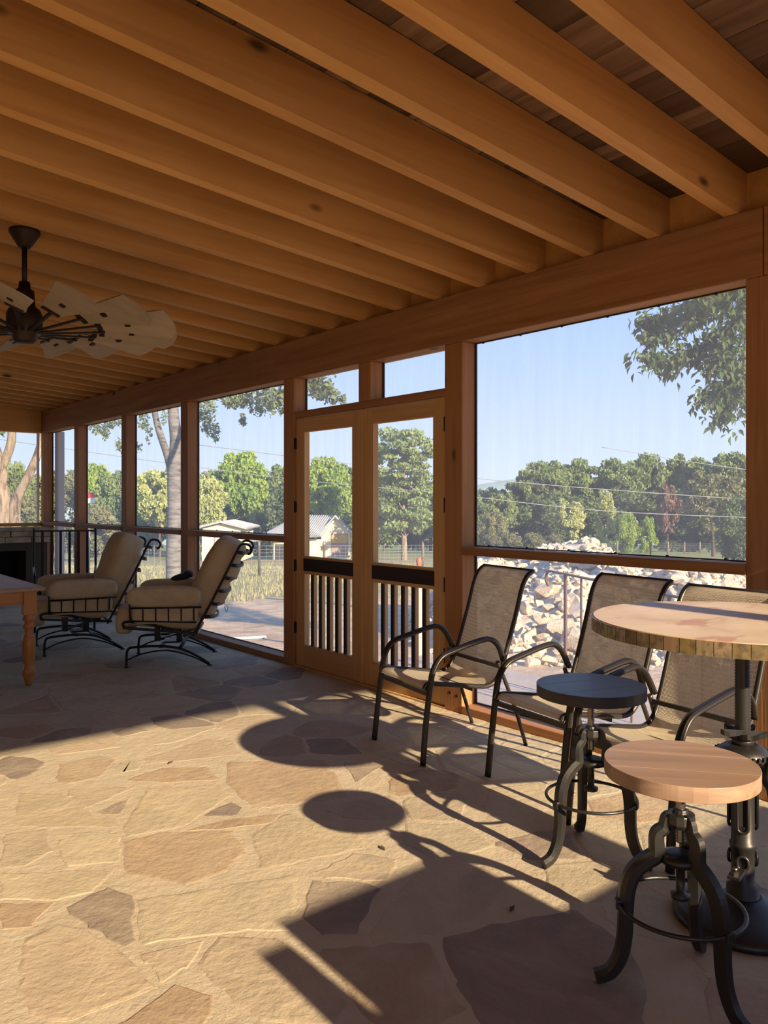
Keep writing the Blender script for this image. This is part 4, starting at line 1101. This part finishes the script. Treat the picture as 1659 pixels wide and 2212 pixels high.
for i, (_, s, p) in enumerate(cand):
    rot = Matrix.Translation(p) @ Matrix.Rotation(gr.uniform(0,6.28), 4, 'Z') @ Matrix.Rotation(gr.uniform(-1,1), 4, 'X') @ Matrix.Scale(s, 4); k = gr.randrange(9)
    if i < 300:
        o = bpy.data.objects.new('rock', rmesh[k]); C.objects.link(o); o.parent = pile; o.matrix_local = rot
    else: restv.M = rot; restv.add(*RV[k])
tag(restv.build('rubble', 'limestone', pile), kind='stuff')
# --- iron stair railing outside
rl = empty('stair_railing', (4.6, 3.0, -.08), 0, 'rusty iron stair railing with a curled end outside the large screen', 'railing')
A_ = Vector((4.93, 3.86, .865)); B_ = Vector((4.35, 2.0, .79)); o_ = Vector((4.6, 3.0, -.08))
MB().bar(A_-o_, B_-o_, .035, .012).build('handrail', 'rust_iron', rl)
dirr = (A_-B_).normalized()
MB().tube(curve([A_-o_, A_-o_+dirr*.04+Vector((0,0,-.015)), A_-o_+dirr*.06+Vector((0,0,-.07)), A_-o_+dirr*.03+Vector((0,0,-.12))], 5), .012, 8).build('curled_end', 'rust_iron', rl)
for k, t in enumerate((.10, .20, .48, .66, .80, .95)):
    p = A_+(B_-A_)*t-o_; th = .020 if k in (0, 3, 5) else .012; top = p.z
    MB().box(p.x-th/2, p.y-th/2, 0.005, p.x+th/2, p.y+th/2, top).build('baluster', 'rust_iron', rl)
# --- stake with orange grip outside door
sp = pt(905, 7.6); sz = gz(sp.x, sp.y)
sh = empty('marker_stake', (sp.x, sp.y, sz), 0, 'grey stake with orange top standing outside the right door', 'stake')
Hs = zat(1222, 7.6)-sz
MB().box(-.035, -.02, 0, .035, .02, Hs-.02).build('shaft', 'concrete', sh)
MB().lathe([(.018, Hs-.02), (.024, Hs), (.028, Hs+.05), (.02, Hs+.075), (.01, Hs+.08)], 12).build('orange_cap', 'orange_paint', sh)
# --- houses
def house(name, px0, px1, w_, dep, eave_py, ridge_py, label, win=None, roofm='metal_roof', ridge_along=False, porch=False):
    a = pt(px0, w_); c_ = pt(px1, w_); d = (c_-a); Lh = d.length; ang = atan2(d.y, d.x); g0 = min(gz(a.x, a.y), gz(c_.x, c_.y))-.2
    h = empty(name, (a.x, a.y, g0), ang, label, 'building'); he = zat(eave_py, w_)-g0; hr = zat(ridge_py, w_)-g0
    b = MB()
    if not ridge_along:   # gable faces the viewer
        v = [(0,0,0), (Lh,0,0), (Lh,0,he), (Lh/2,0,hr), (0,0,he), (0,dep,0), (Lh,dep,0), (Lh,dep,he), (Lh/2,dep,hr), (0,dep,he)]
        b.add(v, [(0,1,2,3,4), (9,8,7,6,5), (0,4,9,5), (1,6,7,2), (0,5,6,1)])
        b.build('wall', 'house_stone', h)
        for s in (0, 1):
            r0 = (Lh/2, hr+.06); r1 = ((-.5, he-.25*(hr-he)/(Lh/2)*2) if s == 0 else (Lh+.5, he-.25*(hr-he)/(Lh/2)*2))
            bb_ = MB(); bb_.add([(r0[0],-.4,r0[1]), (r1[0],-.4,r1[1]+.05), (r1[0],dep+.4,r1[1]+.05), (r0[0],dep+.4,r0[1]), (r0[0],-.4,r0[1]+.12), (r1[0],-.4,r1[1]+.17), (r1[0],dep+.4,r1[1]+.17), (r0[0],dep+.4,r0[1]+.12)],
                                [(0,1,2,3), (7,6,5,4), (0,4,5,1), (1,5,6,2), (2,6,7,3), (3,7,4,0)])
            rf = bb_.build('roof', roofm, h)
            n_ = int(dep/.5); rb = MB()
            for k in range(n_):
                y_ = -.35+(dep+.7)*k/n_; rb.bar((r0[0], y_, r0[1]+.13), (r1[0], y_, r1[1]+.18), .06, .06)
            rb.build('roof_seam', roofm, rf)
    if win:
        for (x0, z0, x1_, z1_, mm) in win:
            fr = MB().box(Lh*x0-.08, -.06, he*z0-.08, Lh*x1_+.08, .0-.0, he*z1_+.08).build('window_frame', 'house_trim', h)
            MB().box(Lh*x0, -.08, he*z0, Lh*x1_, -.05, he*z1_).build('window_board', mm, fr)
    return h, Lh, he, hr
house('stone_shed', 436, 520, 62, 6, 1141, 1131, 'small pale stone shed with low gable roof near the fence', win=[(.35, .35, .6, .75, 'house_stone')])
h2, Lh, he, hr = house('stone_house', 694, 756, 66, 1.2, 1152, 1118, 'pale stone house with ribbed metal roof and boarded gable window', win=[(.38, .62, .9, .95, 'yellow_board'), (.38, .18, .9, .60, 'house_trim')])
# long ribbed roof running left from the gable
a = pt(548, 66); c_ = pt(694, 66); Ln = (c_-a).length; ex = MB()
zr = hr; zl = he
v = [(-Ln, -2.6, he-.55), (.3, -.2, he+.0), (Lh/2, .4, hr+.1), (-Ln*.42, 3.0, hr+.1), (-Ln, 3.0, he-.3)]
ex.add([(-Ln*1.0,-1.0,he-.55), (0.1,-1.0,he-.15), (Lh/2,.8,hr+.1), (-Ln*.35,.8,hr+.02), (-Ln*1.0,.6,he-.60)], [(0,1,2,3,4)]); 
rf = ex.build('roof', 'metal_roof', h2); so_ = rf.modifiers.new('thick', 'SOLIDIFY'); so_.thickness = .12
rb = MB()
for k in range(30):
    t = k/30; x_ = -Ln*(1-t)+.1; zt_ = he-.75+.5*t; top = (x_+2.0 if x_+2.0 < Lh/2 else Lh/2)
    xt = min(Lh/2, x_+1.2); zz = he-.60+(hr+.10-(he-.60))*min(1, (xt+Ln)/(Ln*.65)); rb.bar((x_, -1.02, zt_+.10), (xt, .75, zz+.10), .07, .07)
rb.build('roof_seam', 'metal_roof', rf)
MB().box(-Ln*.7, -.2, 0, 0, .2, he-.5).build('wall', 'house_stone', h2)
MB().box(-Ln*.68, -.24, .0, -Ln*.3, -.2, he-.9).build('bay_shade_panel', 'bay_shade', h2)  # dark panel on the wall paints the shade of an open bay
# --- fences
def fence(name, pts, post_h, gap, label, group=None, wires=6, th=.10, grid=True, postm='bark_pale'):
    h = empty(name, tuple(pts[0]), 0, label, 'fence', group); o0 = pts[0]; wr = MB()
    for a, c_ in zip(pts[:-1], pts[1:]):
        d = c_-a; n_ = max(1, int(d.length/gap))
        for k in range(n_+1):
            p = a+d*k/n_; z_ = gz(p.x, p.y)-o0.z
            b = MB(); b.lathe([(th/2, z_-.2), (th/2, z_+post_h*R.uniform(.93, 1.05)), (th/3, z_+post_h*1.06)], 8, (p.x-o0.x, p.y-o0.y, 0)); b.build('fence_post', postm, h)
        za, zc = gz(a.x, a.y)-o0.z, gz(c_.x, c_.y)-o0.z
        for q in range(wires):
            zz = post_h*(q+.6)/wires*.95
            wr.bar((a.x-o0.x, a.y-o0.y, za+zz), (c_.x-o0.x, c_.y-o0.y, zc+zz), .008, .008)
        if grid:
            m_ = int(d.length/.3)
            for k in range(m_):
                p = a+d*k/m_; z_ = gz(p.x, p.y)-o0.z; wr.bar((p.x-o0.x, p.y-o0.y, z_+.05), (p.x-o0.x, p.y-o0.y, z_+post_h*.93), .008, .008, (1,0,0))
    tag(wr.build('wire_mesh', 'wire', h), kind='stuff')
def gp(px, w_): p = pt(px, w_); p.z = gz(p.x, p.y); return p
fence('wire_fence', [gp(120, 33), gp(430, 30), gp(560, 29), gp(700, 31), gp(1000, 38)], 1.25, 2.6, 'wire mesh fence on wooden posts across the dry grass, nearer one', wires=9)
fence('wire_fence', [gp(1000, 78), gp(1260, 74), gp(1405, 76), gp(1600, 92)], 1.3, 3.6, 'farther wooden post and wire fence beyond the rock pile', wires=7, th=.16)
# bird feeder with red roof
bf = p3(193, 1080, 24); bf0 = Vector((bf.x, bf.y, gz(bf.x, bf.y)))
be = empty('bird_feeder', tuple(bf0), .5, 'white bird feeder with a red roof behind the left window', 'bird feeder')
hz = bf.z-bf0.z
MB().lathe([(.02,0), (.02,hz-.1)], 8).build('pole', 'wire', be); MB().box(-.11,-.11,hz-.1,.11,.11,hz+.08).build('house_box', 'white_paint', be)
MB().add([(-.16,-.15,hz+.08), (.16,-.15,hz+.08), (0,-.15,hz+.22), (-.16,.15,hz+.08), (.16,.15,hz+.08), (0,.15,hz+.22)], [(0,1,2), (5,4,3), (0,2,5,3), (1,4,5,2), (0,3,4,1)]).build('roof', 'red_paint', be)
# white pipe lying on the dirt
a = pt(455, 9.9); c_ = pt(575, 10.1)
pz = gz(a.x, a.y)+.02
b = MB(); b.tube(curve([(0,0,0), ((c_-a)*.5).to_tuple()[:2]+(0.0,), ((c_-a)).to_tuple()[:2]+(0.0,)], 4), .018, 8)
tag(b.build('pipe', 'white_paint', loc=(a.x, a.y, pz)), 'thin white pipe lying on the bare dirt outside the left windows', 'pipe')
# grey downspout at the far corner
tag(MB().box(0, 0, 0, .10, .16, 2.95).build('downspout', 'house_trim', loc=(WX+.17, 12.40, gz(WX+.22, 12.15)-.02), bevel=.01), 'grey vertical downspout outside the far corner screen', 'pipe')
# power lines
def wireline(pa, pb, label, rad=.02, sag=.5):
    a = p3(*pa); c_ = p3(*pb); mid = (a+c_)/2-Vector((0,0,sag)); P = curve([a, mid, c_], 12)
    tag(MB().tube([p-a for p in P], rad, 5).build('power_line', 'wire', loc=tuple(a)), label, 'cable')
wireline((-80,938,30), (1000,1068,58), 'overhead cable crossing the left windows and both doors', .016, .3)
wireline((420,960,60), (1700,1085,62), 'long overhead cable above the trees in the right door and large screen', .028, .5)
wireline((980,1068,50), (1620,1118,50), 'lowest overhead cable across the large screen', .024, .3)
wireline((1300,966,60), (1800,1035,60), 'short overhead cable at upper right of the tree line', .024, .2)
# grass blades near the edge of the dirt
g = np.random.default_rng(3); n_ = 26000
w_ = g.uniform(15.5, 42, n_)**1.0; px_ = g.uniform(-60, 1700, n_); keep = (w_ > 19+3*np.sin(px_*.01)) | (g.random(n_) < .10)
w_ = w_[keep]; px_ = px_[keep]; r = (px_-829.5)/FPX*w_; X = r*CA+w_*SA; Y = -r*SA+w_*CA; keep = ~((X < 6) & (Y < 14)); X = X[keep]; Y = Y[keep]; w_ = w_[keep]
Z = -.12-.052*np.maximum(0, w_-5.5)+.05*np.sin(X*.7+1)*np.cos(Y*.55); n_ = len(X)
H = g.uniform(.05, .20, n_)*(1+1.0*(np.sin(X*1.3)*np.cos(Y*1.1) > .6)); A0 = g.uniform(0, 6.28, n_); L0 = g.normal(0, .35, n_)
V = np.empty((n_,3,3)); dx = np.cos(A0)*.02; dy = np.sin(A0)*.02
V[:,0] = np.stack([X-dx, Y-dy, Z-.02], 1); V[:,1] = np.stack([X+dx, Y+dy, Z-.02], 1); V[:,2] = np.stack([X+L0*H, Y+L0*H*.5, Z+H], 1)
me = bpy.data.meshes.new('grass'); me.vertices.add(3*n_); me.vertices.foreach_set('co', V.ravel()); me.loops.add(3*n_); me.loops.foreach_set('vertex_index', np.arange(3*n_, dtype=np.int32))
me.polygons.add(n_); me.polygons.foreach_set('loop_start', np.arange(0, 3*n_, 3, dtype=np.int32)); me.polygons.foreach_set('loop_total', np.full(n_, 3, dtype=np.int32)); me.materials.append(M['dry_grass']); me.update()
tag(obj(me, 'grass'), 'dry tufted field grass beyond the bare dirt', 'grass', kind='stuff')

# small litter on the stone floor
for k, (px, py, a) in enumerate(((1105,1964,.3), (826,1833,1.2), (368,1648,.5))):
    p = flo(px, py); b = MB(); b.prism([(-.022,-.004), (0,-.009), (.024,-.001), (.002,.008)], .0005, .005)
    o = b.build('dry_leaf', 'bark_dark', loc=(p.x, p.y, 0)); o.rotation_euler.z = a
    tag(o, ('curled brown dry leaf on the shaded flagstones below the stool shadows', 'small dark twig on the sunlit floor beside the round stool shadow', 'tiny dark leaf on the sunlit flagstones at left')[k], 'leaf')
b = MB(); b.pillow((0,0,0), .10, .07, .035, .8, .8, Matrix.Rotation(.3, 4, 'Y')); b.pillow((-.07,.0,.03), .05, .06, .035, .9, .9)
o = b.build('cloth', 'black_plastic', loc=(3.27, 6.85, .70)); o.rotation_euler.z = 2.6; tag(o, 'dark cloth bundle lying on the far arm of the recliner nearer the doors', 'cloth')
